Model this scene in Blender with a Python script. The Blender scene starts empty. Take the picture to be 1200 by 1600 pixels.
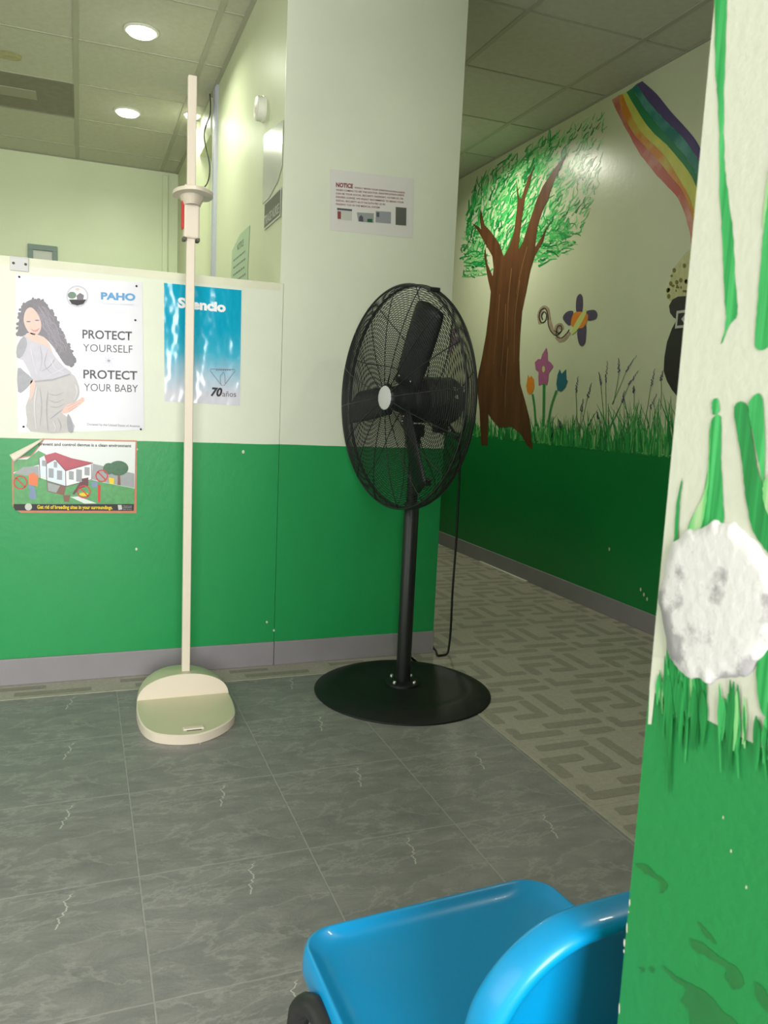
import bpy, bmesh, math, random
from mathutils import Vector, Matrix

random.seed(7)
SC = bpy.context.scene
COL = SC.collection
PI = math.pi

# ------------------------------------------------------------------ camera
FPX, YAW, PITCH, ROLL, EYE = 1228.66, 0.371235, 0.136121, -0.045886, 1.05
_f = Vector((math.sin(YAW)*math.cos(PITCH), math.cos(YAW)*math.cos(PITCH), -math.sin(PITCH)))
_r0 = Vector((math.cos(YAW), -math.sin(YAW), 0)); _d0 = _f.cross(_r0)
_r = math.cos(ROLL)*_r0 + math.sin(ROLL)*_d0
_d = -math.sin(ROLL)*_r0 + math.cos(ROLL)*_d0
cam_data = bpy.data.cameras.new('camera'); cam = bpy.data.objects.new('camera', cam_data); COL.objects.link(cam)
cam_data.sensor_fit = 'VERTICAL'; cam_data.sensor_height = 36.0; cam_data.lens = FPX/1600*36
cam_data.clip_start = 0.02
cam.matrix_world = Matrix((( _r.x, -_d.x, -_f.x, 0), (_r.y, -_d.y, -_f.y, 0), (_r.z, -_d.z, -_f.z, EYE), (0, 0, 0, 1)))
cam_data.dof.use_dof = True; cam_data.dof.focus_distance = 2.75; cam_data.dof.aperture_fstop = cam_data.lens/1.3
SC.camera = cam

# ------------------------------------------------------------------ world, daylight, exposure
w = bpy.data.worlds.new('world'); SC.world = w; w.use_nodes = True
w.node_tree.nodes['Background'].inputs[0].default_value = (0.8, 0.9, 1, 1)
w.node_tree.nodes['Background'].inputs[1].default_value = 0.4
SC.view_settings.view_transform = 'Standard'; SC.view_settings.look = 'None'
SC.view_settings.gamma = 1.0; SC.view_settings.use_curve_mapping = False
SC.view_settings.exposure = 0.06
# daylight through the two windows of the waiting room (one behind the camera, one in the left wall)
def daylight(name, w_, h_, e, loc, rot):
    al = bpy.data.lights.new(name, 'AREA'); al.shape = 'RECTANGLE'; al.size = w_; al.size_y = h_
    al.energy = e; al.color = (1.0, 0.99, 0.975)
    o = bpy.data.objects.new(name, al); COL.objects.link(o); o.location = loc; o.rotation_euler = rot
daylight('window_daylight', 1.30, 1.9, 176, (-0.38, -2.53, 1.45), (PI/2, 0, 0))          # faces +Y
daylight('window_daylight', 1.90, 1.9, 27, (-2.53, 1.15, 1.45), (PI/2, 0, -PI/2))      # faces +X

# ------------------------------------------------------------------ measuring helpers (photo pixel -> point on a plane of the room)
def ray(x, y):
    return _r*((x-600)/FPX) + _d*((y-800)/FPX) + _f
def on(ax, v, x, y):
    d = ray(x, y); o = Vector((0, 0, EYE)); t = (v-o[ax])/d[ax]; return o + d*t

# ------------------------------------------------------------------ materials
def s2l(v):
    v = v/255.0
    return v/12.92 if v <= 0.04045 else ((v+0.055)/1.055)**2.4
def rgb(r, g, b): return (s2l(r), s2l(g), s2l(b), 1.0)
MATS = {}
def new_mat(name):
    m = bpy.data.materials.new(name); m.use_nodes = True; MATS[name] = m
    return m, m.node_tree.nodes, m.node_tree.links, m.node_tree.nodes['Principled BSDF']
def mat(name, col, rough=0.5, spec=0.5, metal=0.0, var=0.0, vscale=8.0, bump=0.0, bscale=60.0, coat=0.0, emit=None, stretch=None):
    """principled colour with procedural mottling and fine relief"""
    m, N, L, b = new_mat(name)
    b.inputs['Base Color'].default_value = col; b.inputs['Roughness'].default_value = rough
    b.inputs['Specular IOR Level'].default_value = spec; b.inputs['Metallic'].default_value = metal
    b.inputs['Coat Weight'].default_value = coat
    if emit: b.inputs['Emission Color'].default_value = emit[0]; b.inputs['Emission Strength'].default_value = emit[1]
    tc = N.new('ShaderNodeTexCoord'); src = tc.outputs['Object']
    if stretch:
        mp = N.new('ShaderNodeMapping'); mp.inputs['Scale'].default_value = stretch; L.new(src, mp.inputs[0]); src = mp.outputs[0]
    if var > 0:
        n = N.new('ShaderNodeTexNoise'); n.inputs['Scale'].default_value = vscale; n.inputs['Detail'].default_value = 5; L.new(src, n.inputs['Vector'])
        r = N.new('ShaderNodeMapRange'); r.inputs[1].default_value = 0.3; r.inputs[2].default_value = 0.7
        r.inputs[3].default_value = 1-var; r.inputs[4].default_value = 1+var; L.new(n.outputs['Fac'], r.inputs[0])
        mx = N.new('ShaderNodeVectorMath'); mx.operation = 'SCALE'; mx.inputs[0].default_value = col[:3]; L.new(r.outputs[0], mx.inputs['Scale'])
        L.new(mx.outputs[0], b.inputs['Base Color'])
    if bump > 0:
        n2 = N.new('ShaderNodeTexNoise'); n2.inputs['Scale'].default_value = bscale; n2.inputs['Detail'].default_value = 3; L.new(src, n2.inputs['Vector'])
        bp = N.new('ShaderNodeBump'); bp.inputs['Strength'].default_value = bump; bp.inputs['Distance'].default_value = 0.004
        L.new(n2.outputs['Fac'], bp.inputs['Height']); L.new(bp.outputs[0], b.inputs['Normal'])
    return m

def wall_paint(name, cream, green, zline=0.878, rough=0.38, bump=0.12, bscale=45):
    """two-tone wall: cream above a painted line, gloss green dado below (world height)"""
    m, N, L, b = new_mat(name)
    geo = N.new('ShaderNodeNewGeometry'); sp = N.new('ShaderNodeSeparateXYZ'); L.new(geo.outputs['Position'], sp.inputs[0])
    nz = N.new('ShaderNodeTexNoise'); nz.inputs['Scale'].default_value = 6; nz.inputs['Detail'].default_value = 4
    L.new(geo.outputs['Position'], nz.inputs['Vector'])
    wob = N.new('ShaderNodeMath'); wob.operation = 'MULTIPLY_ADD'; wob.inputs[1].default_value = 0.006; L.new(nz.outputs['Fac'], wob.inputs[0]); L.new(sp.outputs['Z'], wob.inputs[2])
    gt = N.new('ShaderNodeMath'); gt.operation = 'GREATER_THAN'; gt.inputs[1].default_value = zline+0.003; L.new(wob.outputs[0], gt.inputs[0])
    n = N.new('ShaderNodeTexNoise'); n.inputs['Scale'].default_value = 2.2; n.inputs['Detail'].default_value = 6; L.new(geo.outputs['Position'], n.inputs['Vector'])
    r = N.new('ShaderNodeMapRange'); r.inputs[1].default_value = 0.3; r.inputs[2].default_value = 0.7; r.inputs[3].default_value = 0.95; r.inputs[4].default_value = 1.04; L.new(n.outputs['Fac'], r.inputs[0])
    mx = N.new('ShaderNodeMix'); mx.data_type = 'RGBA'; mx.inputs[6].default_value = green; mx.inputs[7].default_value = cream; L.new(gt.outputs[0], mx.inputs[0])
    sc = N.new('ShaderNodeVectorMath'); sc.operation = 'SCALE'; L.new(mx.outputs[2], sc.inputs[0]); L.new(r.outputs[0], sc.inputs['Scale']); L.new(sc.outputs[0], b.inputs['Base Color'])
    b.inputs['Roughness'].default_value = rough; b.inputs['Specular IOR Level'].default_value = 0.4
    n2 = N.new('ShaderNodeTexNoise'); n2.inputs['Scale'].default_value = bscale; n2.inputs['Detail'].default_value = 4; L.new(geo.outputs['Position'], n2.inputs['Vector'])
    bp = N.new('ShaderNodeBump'); bp.inputs['Strength'].default_value = bump; bp.inputs['Distance'].default_value = 0.004
    L.new(n2.outputs['Fac'], bp.inputs['Height']); L.new(bp.outputs[0], b.inputs['Normal'])
    return m
CREAM = rgb(224, 228, 209); GREEN = rgb(32, 148, 80)
wall_paint('wall_two_tone', CREAM, GREEN)
wall_paint('wall_pillar', rgb(202, 202, 188), rgb(33, 134, 69), rough=0.5, bump=0.10, bscale=150)
wall_paint('wall_mural', rgb(212, 215, 188), rgb(24, 128, 62), zline=0.869, rough=0.3)
mat('wall_cream', rgb(218, 227, 194), 0.36, 0.45, var=0.03, vscale=2, bump=0.1, bscale=30)
mat('wall_gloss', rgb(210, 215, 186), 0.42, 0.05, var=0.03, vscale=2, bump=0.08, bscale=10)
mat('partition_cap', rgb(222, 221, 196), 0.45, var=0.05, vscale=9)
mat('baseboard', rgb(144, 139, 144), 0.42, 0.5, var=0.06, vscale=5, bump=0.05)
mat('ceiling_plain', rgb(200, 200, 190), 0.9)
mat('ceiling_tile', rgb(203, 201, 188), 0.92, 0.2, var=0.05, vscale=30, bump=0.25, bscale=160)
mat('ceiling_bar', rgb(182, 181, 166), 0.7, 0.3)
mat('ceiling_stain', rgb(186, 179, 142), 0.9, var=0.2, vscale=25)
mat('vent_dark', rgb(138, 134, 122), 0.8, var=0.08, vscale=20)
mat('vent_light', rgb(166, 163, 148), 0.8)
mat('grout', rgb(156, 155, 151), 0.8, var=0.1, vscale=40)
mat('grout_beige', rgb(178, 172, 156), 0.8, var=0.1, vscale=40)
mat('tile_beige', rgb(172, 166, 153), 0.42, 0.4, var=0.10, vscale=70, bump=0.25, bscale=220)
mat('tile_beige_dark', rgb(146, 142, 129), 0.55, 0.4, var=0.10, vscale=60, bump=0.3, bscale=200)
mat('white_plastic', rgb(226, 226, 214), 0.45)
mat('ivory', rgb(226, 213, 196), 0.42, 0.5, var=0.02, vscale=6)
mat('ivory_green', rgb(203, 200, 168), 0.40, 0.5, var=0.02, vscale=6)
mat('red_plastic', rgb(200, 40, 45), 0.4)
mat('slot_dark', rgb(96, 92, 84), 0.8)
mat('fan_black', rgb(26, 27, 28), 0.42, 0.5, var=0.15, vscale=40)
mat('fan_base', rgb(9, 13, 11), 0.55, 0.45, var=0.1, vscale=60, bump=0.05, bscale=200)
mat('fan_blade', rgb(21, 21, 22), 0.38, 0.5, var=0.1, vscale=20)
mat('fan_motor', rgb(18, 18, 19), 0.4)
mat('chrome', rgb(190, 190, 190), 0.25, 0.5, metal=0.9)
mat('cap_white', rgb(205, 203, 204), 0.45)
mat('cord', rgb(14, 14, 14), 0.5)
mat('chair_blue', rgb(0, 146, 206), 0.33, 0.5, var=0.03, vscale=5, coat=0.15)
mat('chair_scuff', rgb(120, 205, 235), 0.5, var=0.1, vscale=60)
mat('chair_tube', rgb(30, 30, 31), 0.5, 0.5, var=0.2, vscale=50)
mat('frame_lavender', rgb(176, 178, 190), 0.4, 0.5)
mat('frame_teal', rgb(124, 142, 138), 0.5)
mat('dark_gap', rgb(50, 52, 56), 0.6)
mat('lamp_lens', rgb(255, 255, 250), 0.4, emit=((1.0, 1.0, 0.93, 1), 9.0))
mat('paper_white', rgb(216, 214, 222), 0.25, 0.5, bump=0.06, bscale=9)
mat('paper_notice', rgb(222, 218, 214), 0.35, 0.5, bump=0.08, bscale=12)
mat('paper_green', rgb(172, 194, 164), 0.5, 0.3, bump=0.1, bscale=14)
mat('paper_gloss', rgb(206, 208, 198), 0.2, 0.25, bump=0.15, bscale=10)
mat('paper_back', rgb(230, 220, 204), 0.5)
mat('sign_grey', rgb(88, 92, 84), 0.35)
mat('sign_border', rgb(196, 198, 190), 0.35)
mat('ink_dark', rgb(82, 80, 90), 0.5)
mat('ink_mid', rgb(120, 116, 128), 0.5)
mat('ink_pale', rgb(206, 204, 220), 0.5)
mat('ink_black', rgb(30, 28, 30), 0.5)
mat('ink_blue', rgb(96, 160, 214), 0.5)
mat('ink_paleblue', rgb(196, 208, 232), 0.5)
mat('ink_red', rgb(140, 60, 66), 0.5)
mat('ink_white', rgb(244, 242, 244), 0.4)
mat('ink_yellow', rgb(240, 205, 30), 0.5)
mat('ink_signred', rgb(214, 60, 52), 0.5)
mat('print_hair', rgb(74, 66, 78), 0.35, var=0.25, vscale=60)
mat('print_skin', rgb(222, 176, 160), 0.35, var=0.05, vscale=30)
mat('print_lip', rgb(190, 110, 110), 0.35)
mat('print_cloth', rgb(182, 177, 190), 0.35, var=0.06, vscale=35)
mat('print_skirt', rgb(176, 170, 170), 0.35, var=0.06, vscale=35)
mat('print_cloth_dark', rgb(140, 138, 148), 0.35, var=0.1, vscale=40)
mat('print_orange_border', rgb(196, 116, 84), 0.35, var=0.08, vscale=40)
mat('print_sky', rgb(220, 224, 222), 0.3)
mat('print_cloth_light', rgb(204, 200, 206), 0.35)
mat('print_hair_light', rgb(112, 100, 116), 0.35)
mat('print_grass', rgb(72, 152, 84), 0.35, var=0.15, vscale=60)
mat('print_grass_dark', rgb(38, 96, 56), 0.35, var=0.2, vscale=70)
mat('print_road', rgb(150, 154, 156), 0.35, var=0.05, vscale=60)
mat('print_roof', rgb(176, 44, 70), 0.35, var=0.08, vscale=40)
mat('print_house', rgb(214, 228, 236), 0.35)
mat('print_house_side', rgb(236, 238, 240), 0.35)
mat('print_line', rgb(96, 40, 52), 0.4)
mat('print_window', rgb(150, 152, 158), 0.35)
mat('print_orange', rgb(226, 110, 40), 0.35)
mat('print_brown', rgb(120, 70, 50), 0.35)
mat('print_bluegrey', rgb(112, 134, 168), 0.35)
mat('trunk', rgb(92, 59, 36), 0.4, 0.35, var=0.30, vscale=16, stretch=(1, 1, 0.16))
mat('trunk_light', rgb(134, 96, 62), 0.4, 0.35)
mat('leaf_a', rgb(30, 150, 74), 0.35); mat('leaf_b', rgb(76, 184, 100), 0.35); mat('leaf_c', rgb(150, 212, 142), 0.35); mat('leaf_d', rgb(24, 112, 58), 0.35)
mat('grass_a', rgb(40, 152, 74), 0.35); mat('grass_b', rgb(28, 122, 60), 0.35); mat('grass_c', rgb(104, 184, 104), 0.35)
mat('lavender', rgb(92, 84, 120), 0.4); mat('mauve', rgb(150, 122, 146), 0.4, var=0.1, vscale=30)
for nm, c_, c2 in (('rain_red', (196, 84, 74), 0.22), ('rain_orange', (216, 150, 60), 0.2), ('rain_yellow', (208, 206, 96), 0.12),
                   ('rain_green', (28, 128, 82), 0.15), ('rain_teal', (40, 138, 134), 0.25), ('rain_purple', (86, 70, 122), 0.10)):
    mat(nm, rgb(*c_), 0.35, var=c2, vscale=9)
def two_tone(name, a, b, scale, lo=.42, hi=.6):
    m, N, L, bs = new_mat(name); tc = N.new('ShaderNodeTexCoord'); n = N.new('ShaderNodeTexNoise'); n.inputs['Scale'].default_value = scale; n.inputs['Detail'].default_value = 4
    L.new(tc.outputs['Object'], n.inputs['Vector']); r = N.new('ShaderNodeValToRGB'); e = r.color_ramp.elements; e[0].position = lo; e[0].color = a; e[1].position = hi; e[1].color = b
    L.new(n.outputs['Fac'], r.inputs[0]); L.new(r.outputs[0], bs.inputs['Base Color']); bs.inputs['Roughness'].default_value = .35
two_tone('rain_red', rgb(190, 82, 70), rgb(222, 172, 158), 3.2)
two_tone('rain_orange', rgb(214, 134, 44), rgb(208, 190, 92), 4.5, .48, .62)
two_tone('rain_teal', rgb(28, 118, 112), rgb(110, 172, 168), 4.0, .45, .7)
mat('paint_pink', rgb(176, 98, 146), 0.35, var=0.06, vscale=40); mat('paint_orange', rgb(226, 136, 40), 0.35, var=0.06, vscale=40)
mat('paint_teal', rgb(26, 104, 124), 0.35, var=0.06, vscale=40); mat('paint_stem', rgb(52, 140, 74), 0.35)
mat('paint_lime', rgb(206, 212, 130), 0.35); mat('paint_violet', rgb(78, 68, 100), 0.35, var=0.1, vscale=50)
mat('paint_taupe', rgb(168, 148, 128), 0.4, var=0.15, vscale=40); mat('paint_black', rgb(34, 34, 38), 0.4, var=0.1, vscale=20)
mat('coin_wash', rgb(198, 196, 146), 0.4, var=0.12, vscale=40); mat('coin_dark', rgb(122, 112, 52), 0.4, var=0.2, vscale=60)
def streaks(name, a, b, lo=.35, hi=.7):
    m, N, L, bs = new_mat(name); tc = N.new('ShaderNodeNewGeometry'); mp = N.new('ShaderNodeMapping'); mp.inputs['Scale'].default_value = (1, 260, 9); L.new(tc.outputs['Position'], mp.inputs[0])
    n = N.new('ShaderNodeTexNoise'); n.inputs['Scale'].default_value = 1; n.inputs['Detail'].default_value = 3; L.new(mp.outputs[0], n.inputs['Vector'])
    r = N.new('ShaderNodeValToRGB'); e = r.color_ramp.elements; e[0].position = lo; e[0].color = a; e[1].position = hi; e[1].color = b
    L.new(n.outputs['Fac'], r.inputs[0]); L.new(r.outputs[0], bs.inputs['Base Color']); bs.inputs['Roughness'].default_value = .5
streaks('stroke_green', rgb(22, 140, 66), rgb(72, 184, 104)); streaks('stroke_pale', rgb(92, 190, 104), rgb(186, 206, 164)); streaks('stroke_deep', rgb(8, 112, 48), rgb(36, 152, 76))
mat('stain_green', rgb(34, 112, 54), 0.5, var=0.08, vscale=60)
mat('chip', rgb(208, 208, 194), 0.7)

def plaster():
    m, N, L, b = new_mat('plaster')
    geo = N.new('ShaderNodeTexCoord')
    n = N.new('ShaderNodeTexNoise'); n.inputs['Scale'].default_value = 34; n.inputs['Detail'].default_value = 7; n.inputs['Roughness'].default_value = 0.65
    L.new(geo.outputs['Object'], n.inputs['Vector'])
    n2 = N.new('ShaderNodeTexNoise'); n2.inputs['Scale'].default_value = 17; n2.inputs['Detail'].default_value = 2; L.new(geo.outputs['Object'], n2.inputs['Vector'])
    a = N.new('ShaderNodeMath'); a.operation = 'MULTIPLY'; L.new(n.outputs['Fac'], a.inputs[0]); L.new(n2.outputs['Fac'], a.inputs[1])
    r = N.new('ShaderNodeValToRGB'); r.color_ramp.elements[0].position = 0.235; r.color_ramp.elements[0].color = rgb(212, 208, 210)
    r.color_ramp.elements[1].position = 0.29; r.color_ramp.elements[1].color = rgb(158, 154, 158)
    L.new(a.outputs[0], r.inputs[0]); L.new(r.outputs[0], b.inputs['Base Color']); b.inputs['Roughness'].default_value = 0.8
    n3 = N.new('ShaderNodeTexNoise'); n3.inputs['Scale'].default_value = 120; L.new(geo.outputs['Object'], n3.inputs['Vector'])
    bp = N.new('ShaderNodeBump'); bp.inputs['Strength'].default_value = 0.25; bp.inputs['Distance'].default_value = 0.003
    L.new(n3.outputs['Fac'], bp.inputs['Height']); L.new(bp.outputs[0], b.inputs['Normal'])
plaster()

def slate():
    """grey slate-look vinyl: diagonal drifts of grey plus one pale hairline vein, the same on every tile"""
    m, N, L, b = new_mat('slate')
    tc = N.new('ShaderNodeTexCoord')
    mp = N.new('ShaderNodeMapping'); mp.inputs['Rotation'].default_value = (0, 0, -0.62); mp.inputs['Scale'].default_value = (4.2, 9.0, 1)
    L.new(tc.outputs['Object'], mp.inputs[0])
    n = N.new('ShaderNodeTexNoise'); n.inputs['Scale'].default_value = 1.9; n.inputs['Detail'].default_value = 10; n.inputs['Roughness'].default_value = 0.7; n.inputs['Distortion'].default_value = 0.35
    L.new(mp.outputs[0], n.inputs['Vector'])
    r = N.new('ShaderNodeValToRGB'); e = r.color_ramp.elements
    e[0].position = 0.30; e[0].color = rgb(118, 117, 116); e[1].position = 0.72; e[1].color = rgb(150, 147, 144)
    x = r.color_ramp.elements.new(0.5); x.color = rgb(132, 131, 129)
    L.new(n.outputs['Fac'], r.inputs[0])
    # ridge veins
    n2 = N.new('ShaderNodeTexNoise'); n2.inputs['Scale'].default_value = 0.8; n2.inputs['Detail'].default_value = 9; n2.inputs['Roughness'].default_value = 0.62; n2.inputs['Distortion'].default_value = 0.3; L.new(mp.outputs[0], n2.inputs['Vector'])
    sb = N.new('ShaderNodeMath'); sb.operation = 'SUBTRACT'; sb.inputs[1].default_value = 0.5; L.new(n2.outputs['Fac'], sb.inputs[0])
    ab = N.new('ShaderNodeMath'); ab.operation = 'ABSOLUTE'; L.new(sb.outputs[0], ab.inputs[0])
    mr = N.new('ShaderNodeMapRange'); mr.inputs[1].default_value = 0.0; mr.inputs[2].default_value = 0.02; mr.inputs[3].default_value = 0.36; mr.inputs[4].default_value = 0.0; L.new(ab.outputs[0], mr.inputs[0])
    mx = N.new('ShaderNodeMix'); mx.data_type = 'RGBA'; mx.inputs[7].default_value = rgb(178, 175, 170); L.new(mr.outputs[0], mx.inputs[0]); L.new(r.outputs[0], mx.inputs[6])
    # the hairline squiggle near the far edge of each tile
    sx = N.new('ShaderNodeSeparateXYZ'); L.new(tc.outputs['Object'], sx.inputs[0])
    n1 = N.new('ShaderNodeTexNoise'); n1.noise_dimensions = '1D'; n1.inputs['Scale'].default_value = 38; n1.inputs['Detail'].default_value = 3; L.new(sx.outputs['Y'], n1.inputs['W'])
    def M(op, a, bb, c=None):
        q = N.new('ShaderNodeMath'); q.operation = op
        for i, v in enumerate((a, bb, c)):
            if v is None: continue
            if isinstance(v, (int, float)): q.inputs[i].default_value = v
            else: L.new(v, q.inputs[i])
        return q.outputs[0]
    line = M('MULTIPLY_ADD', sx.outputs['Y'], 0.22, -0.006)
    line = M('MULTIPLY_ADD', n1.outputs['Fac'], 0.045, line)
    dx = M('ABSOLUTE', M('SUBTRACT', sx.outputs['X'], line), 0)
    near = M('LESS_THAN', dx, 0.0016); yy = M('LESS_THAN', M('ABSOLUTE', M('SUBTRACT', sx.outputs['Y'], 0.115), 0), 0.055)
    mk = M('MULTIPLY', M('MULTIPLY', near, yy), 0.75)
    mx2 = N.new('ShaderNodeMix'); mx2.data_type = 'RGBA'; mx2.inputs[7].default_value = rgb(206, 202, 196); L.new(mk, mx2.inputs[0]); L.new(mx.outputs[2], mx2.inputs[6])
    L.new(mx2.outputs[2], b.inputs['Base Color']); b.inputs['Roughness'].default_value = 0.42; b.inputs['Specular IOR Level'].default_value = 0.45
    bp = N.new('ShaderNodeBump'); bp.inputs['Strength'].default_value = 0.5; bp.inputs['Distance'].default_value = 0.006
    L.new(n.outputs['Fac'], bp.inputs['Height']); L.new(bp.outputs[0], b.inputs['Normal'])
slate()

def silencio_print():
    m, N, L, b = new_mat('print_blue_fade')
    tc = N.new('ShaderNodeTexCoord'); sp = N.new('ShaderNodeSeparateXYZ'); L.new(tc.outputs['Generated'], sp.inputs[0])
    n = N.new('ShaderNodeTexNoise'); n.inputs['Scale'].default_value = 5; n.inputs['Detail'].default_value = 3; L.new(tc.outputs['Generated'], n.inputs['Vector'])
    a = N.new('ShaderNodeMath'); a.operation = 'MULTIPLY_ADD'; a.inputs[1].default_value = 0.16; L.new(n.outputs['Fac'], a.inputs[0]); L.new(sp.outputs['Z'], a.inputs[2])
    r = N.new('ShaderNodeValToRGB'); e = r.color_ramp.elements
    e[0].position = 0.16; e[0].color = rgb(222, 220, 232); e[1].position = 0.72; e[1].color = rgb(20, 168, 204)
    x = e.new(0.33); x.color = rgb(176, 206, 226); x = e.new(0.52); x.color = rgb(70, 182, 212)
    L.new(a.outputs[0], r.inputs[0]); L.new(r.outputs[0], b.inputs['Base Color']); b.inputs['Roughness'].default_value = 0.16
    n2 = N.new('ShaderNodeTexNoise'); n2.inputs['Scale'].default_value = 3.2; L.new(tc.outputs['Generated'], n2.inputs['Vector'])
    bp = N.new('ShaderNodeBump'); bp.inputs['Strength'].default_value = 0.6; bp.inputs['Distance'].default_value = 0.02
    L.new(n2.outputs['Fac'], bp.inputs['Height']); L.new(bp.outputs[0], b.inputs['Normal'])
silencio_print()

# ------------------------------------------------------------------ geometry helpers
class G:
    def __init__(s): s.v = []; s.f = []; s.mi = []
    def add(s, vs, fs, mi=0):
        k = len(s.v); s.v += [Vector(p) for p in vs]
        for f in fs: s.f.append([i+k for i in f]); s.mi.append(mi)
        return s
    def box(s, a, b, mi=0):
        x0, y0, z0 = a; x1, y1, z1 = b
        return s.add([(x0,y0,z0),(x1,y0,z0),(x1,y1,z0),(x0,y1,z0),(x0,y0,z1),(x1,y0,z1),(x1,y1,z1),(x0,y1,z1)],
                     [(0,3,2,1),(4,5,6,7),(0,1,5,4),(1,2,6,5),(2,3,7,6),(3,0,4,7)], mi)
    def cbox(s, a, b, c=0.003, mi=0):
        """box with chamfered edges"""
        bm = bmesh.new(); bmesh.ops.create_cube(bm, size=1)
        for v in bm.verts: v.co = Vector([(a[i]+b[i])/2 + v.co[i]*(b[i]-a[i]) for i in range(3)])
        bmesh.ops.bevel(bm, geom=list(bm.edges), offset=c, segments=2, affect='EDGES', profile=0.5)
        bm.verts.index_update()
        s.add([v.co.copy() for v in bm.verts], [[v.index for v in f.verts] for f in bm.faces], mi); bm.free(); return s
    def tube(s, path, r, n=8, mi=0, closed=False, cap=True):
        path = [Vector(p) for p in path]; m = len(path); rs = r if isinstance(r, (list, tuple)) else [r]*m
        vs = []; prev = None
        for i, p in enumerate(path):
            if closed: t = path[(i+1) % m]-path[i-1]
            else: t = path[min(i+1, m-1)]-path[max(i-1, 0)]
            t.normalize()
            if prev is None:
                a = Vector((0, 0, 1)) if abs(t.z) < 0.9 else Vector((1, 0, 0)); u = t.cross(a).normalized()
            else: u = (prev - t*prev.dot(t)).normalized()
            prev = u; w_ = t.cross(u)
            for k in range(n):
                an = 2*PI*k/n; vs.append(p + (u*math.cos(an)+w_*math.sin(an))*rs[i])
        fs = []
        for i in range(m if closed else m-1):
            j = (i+1) % m
            for k in range(n): fs.append((i*n+k, i*n+(k+1) % n, j*n+(k+1) % n, j*n+k))
        if cap and not closed: fs.append(tuple(range(n))[::-1]); fs.append(tuple((m-1)*n+k for k in range(n)))
        return s.add(vs, fs, mi)
    def lathe(s, prof, org, axis=(0, 0, 1), n=48, mi=0):
        """profile of (radius, height) turned about an axis through org"""
        ax = Vector(axis).normalized(); a = Vector((0, 0, 1)) if abs(ax.z) < 0.9 else Vector((1, 0, 0))
        u = ax.cross(a).normalized(); w_ = ax.cross(u); org = Vector(org); vs = []; fs = []
        for r, h in prof:
            for k in range(n):
                an = 2*PI*k/n; vs.append(org + ax*h + (u*math.cos(an)+w_*math.sin(an))*r)
        for i in range(len(prof)-1):
            for k in range(n): fs.append((i*n+k, i*n+(k+1) % n, (i+1)*n+(k+1) % n, (i+1)*n+k))
        return s.add(vs, fs, mi)
    def poly(s, pts, mi=0): return s.add(pts, [tuple(range(len(pts)))], mi)
    def prism(s, pts, d, mi=0):
        """outline extruded by vector d"""
        d = Vector(d); n = len(pts); vs = [Vector(p) for p in pts] + [Vector(p)+d for p in pts]
        fs = [tuple(range(n))[::-1], tuple(range(n, 2*n))] + [(i, (i+1) % n, n+(i+1) % n, n+i) for i in range(n)]
        return s.add(vs, fs, mi)

WORLD = {}
def obj(name, g, mats, parent=None, smooth=False, center=None, recalc=True):
    xs = [p.x for p in g.v]; ys = [p.y for p in g.v]; zs = [p.z for p in g.v]
    o_ = Vector(center) if center else Vector(((min(xs)+max(xs))/2, (min(ys)+max(ys))/2, min(zs)))
    me = bpy.data.meshes.new(name); me.from_pydata([p-o_ for p in g.v], [], g.f)
    for m in (mats if isinstance(mats, (list, tuple)) else [mats]): me.materials.append(MATS[m])
    me.polygons.foreach_set('material_index', g.mi)
    if recalc:
        bm = bmesh.new(); bm.from_mesh(me); bmesh.ops.recalc_face_normals(bm, faces=bm.faces); bm.to_mesh(me); bm.free()
    if smooth: me.polygons.foreach_set('use_smooth', [True]*len(me.polygons))
    o = bpy.data.objects.new(name, me); COL.objects.link(o)
    if smooth == 'auto':
        md = o.modifiers.new('edge', 'EDGE_SPLIT'); md.split_angle = math.radians(40)
    place(o, o_, parent); return o
def place(o, wloc, parent):
    wloc = Vector(wloc); WORLD[o.name] = wloc
    if parent is not None: o.parent = parent; o.location = wloc-WORLD[parent.name]
    else: o.location = wloc
def share(name, src, wloc, parent):
    o = bpy.data.objects.new(name, src.data); COL.objects.link(o); place(o, wloc, parent); return o
def empty(name, loc):
    o = bpy.data.objects.new(name, None); o.empty_display_size = 0.05; COL.objects.link(o); place(o, loc, None); return o
def tag(o, label, cat=None, group=None, kind=None):
    if label: o['label'] = label
    if cat: o['category'] = cat
    if group: o['group'] = group
    if kind: o['kind'] = kind
    return o
def struct(name, g, m, parent=None, label=None, **k):
    o = obj(name, g, m, parent, **k)
    if parent is None: o['kind'] = 'structure'
    if label: o['label'] = label
    return o
def smooth_line(pts, k=4, closed=False):
    """Catmull-Rom through 2D/3D control points"""
    pts = [Vector(p) for p in pts]; n = len(pts); out = []
    for i in range(n if closed else n-1):
        if closed: a, b, c, d = pts[i-1], pts[i], pts[(i+1) % n], pts[(i+2) % n]
        else: a, b, c, d = pts[max(i-1, 0)], pts[i], pts[i+1], pts[min(i+2, n-1)]
        for j in range(k):
            t = j/k; out.append(0.5*((2*b)+(c-a)*t+(2*a-5*b+4*c-d)*t*t+(3*b-a-3*c+d)*t**3))
    if not closed: out.append(pts[-1])
    return out

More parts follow.
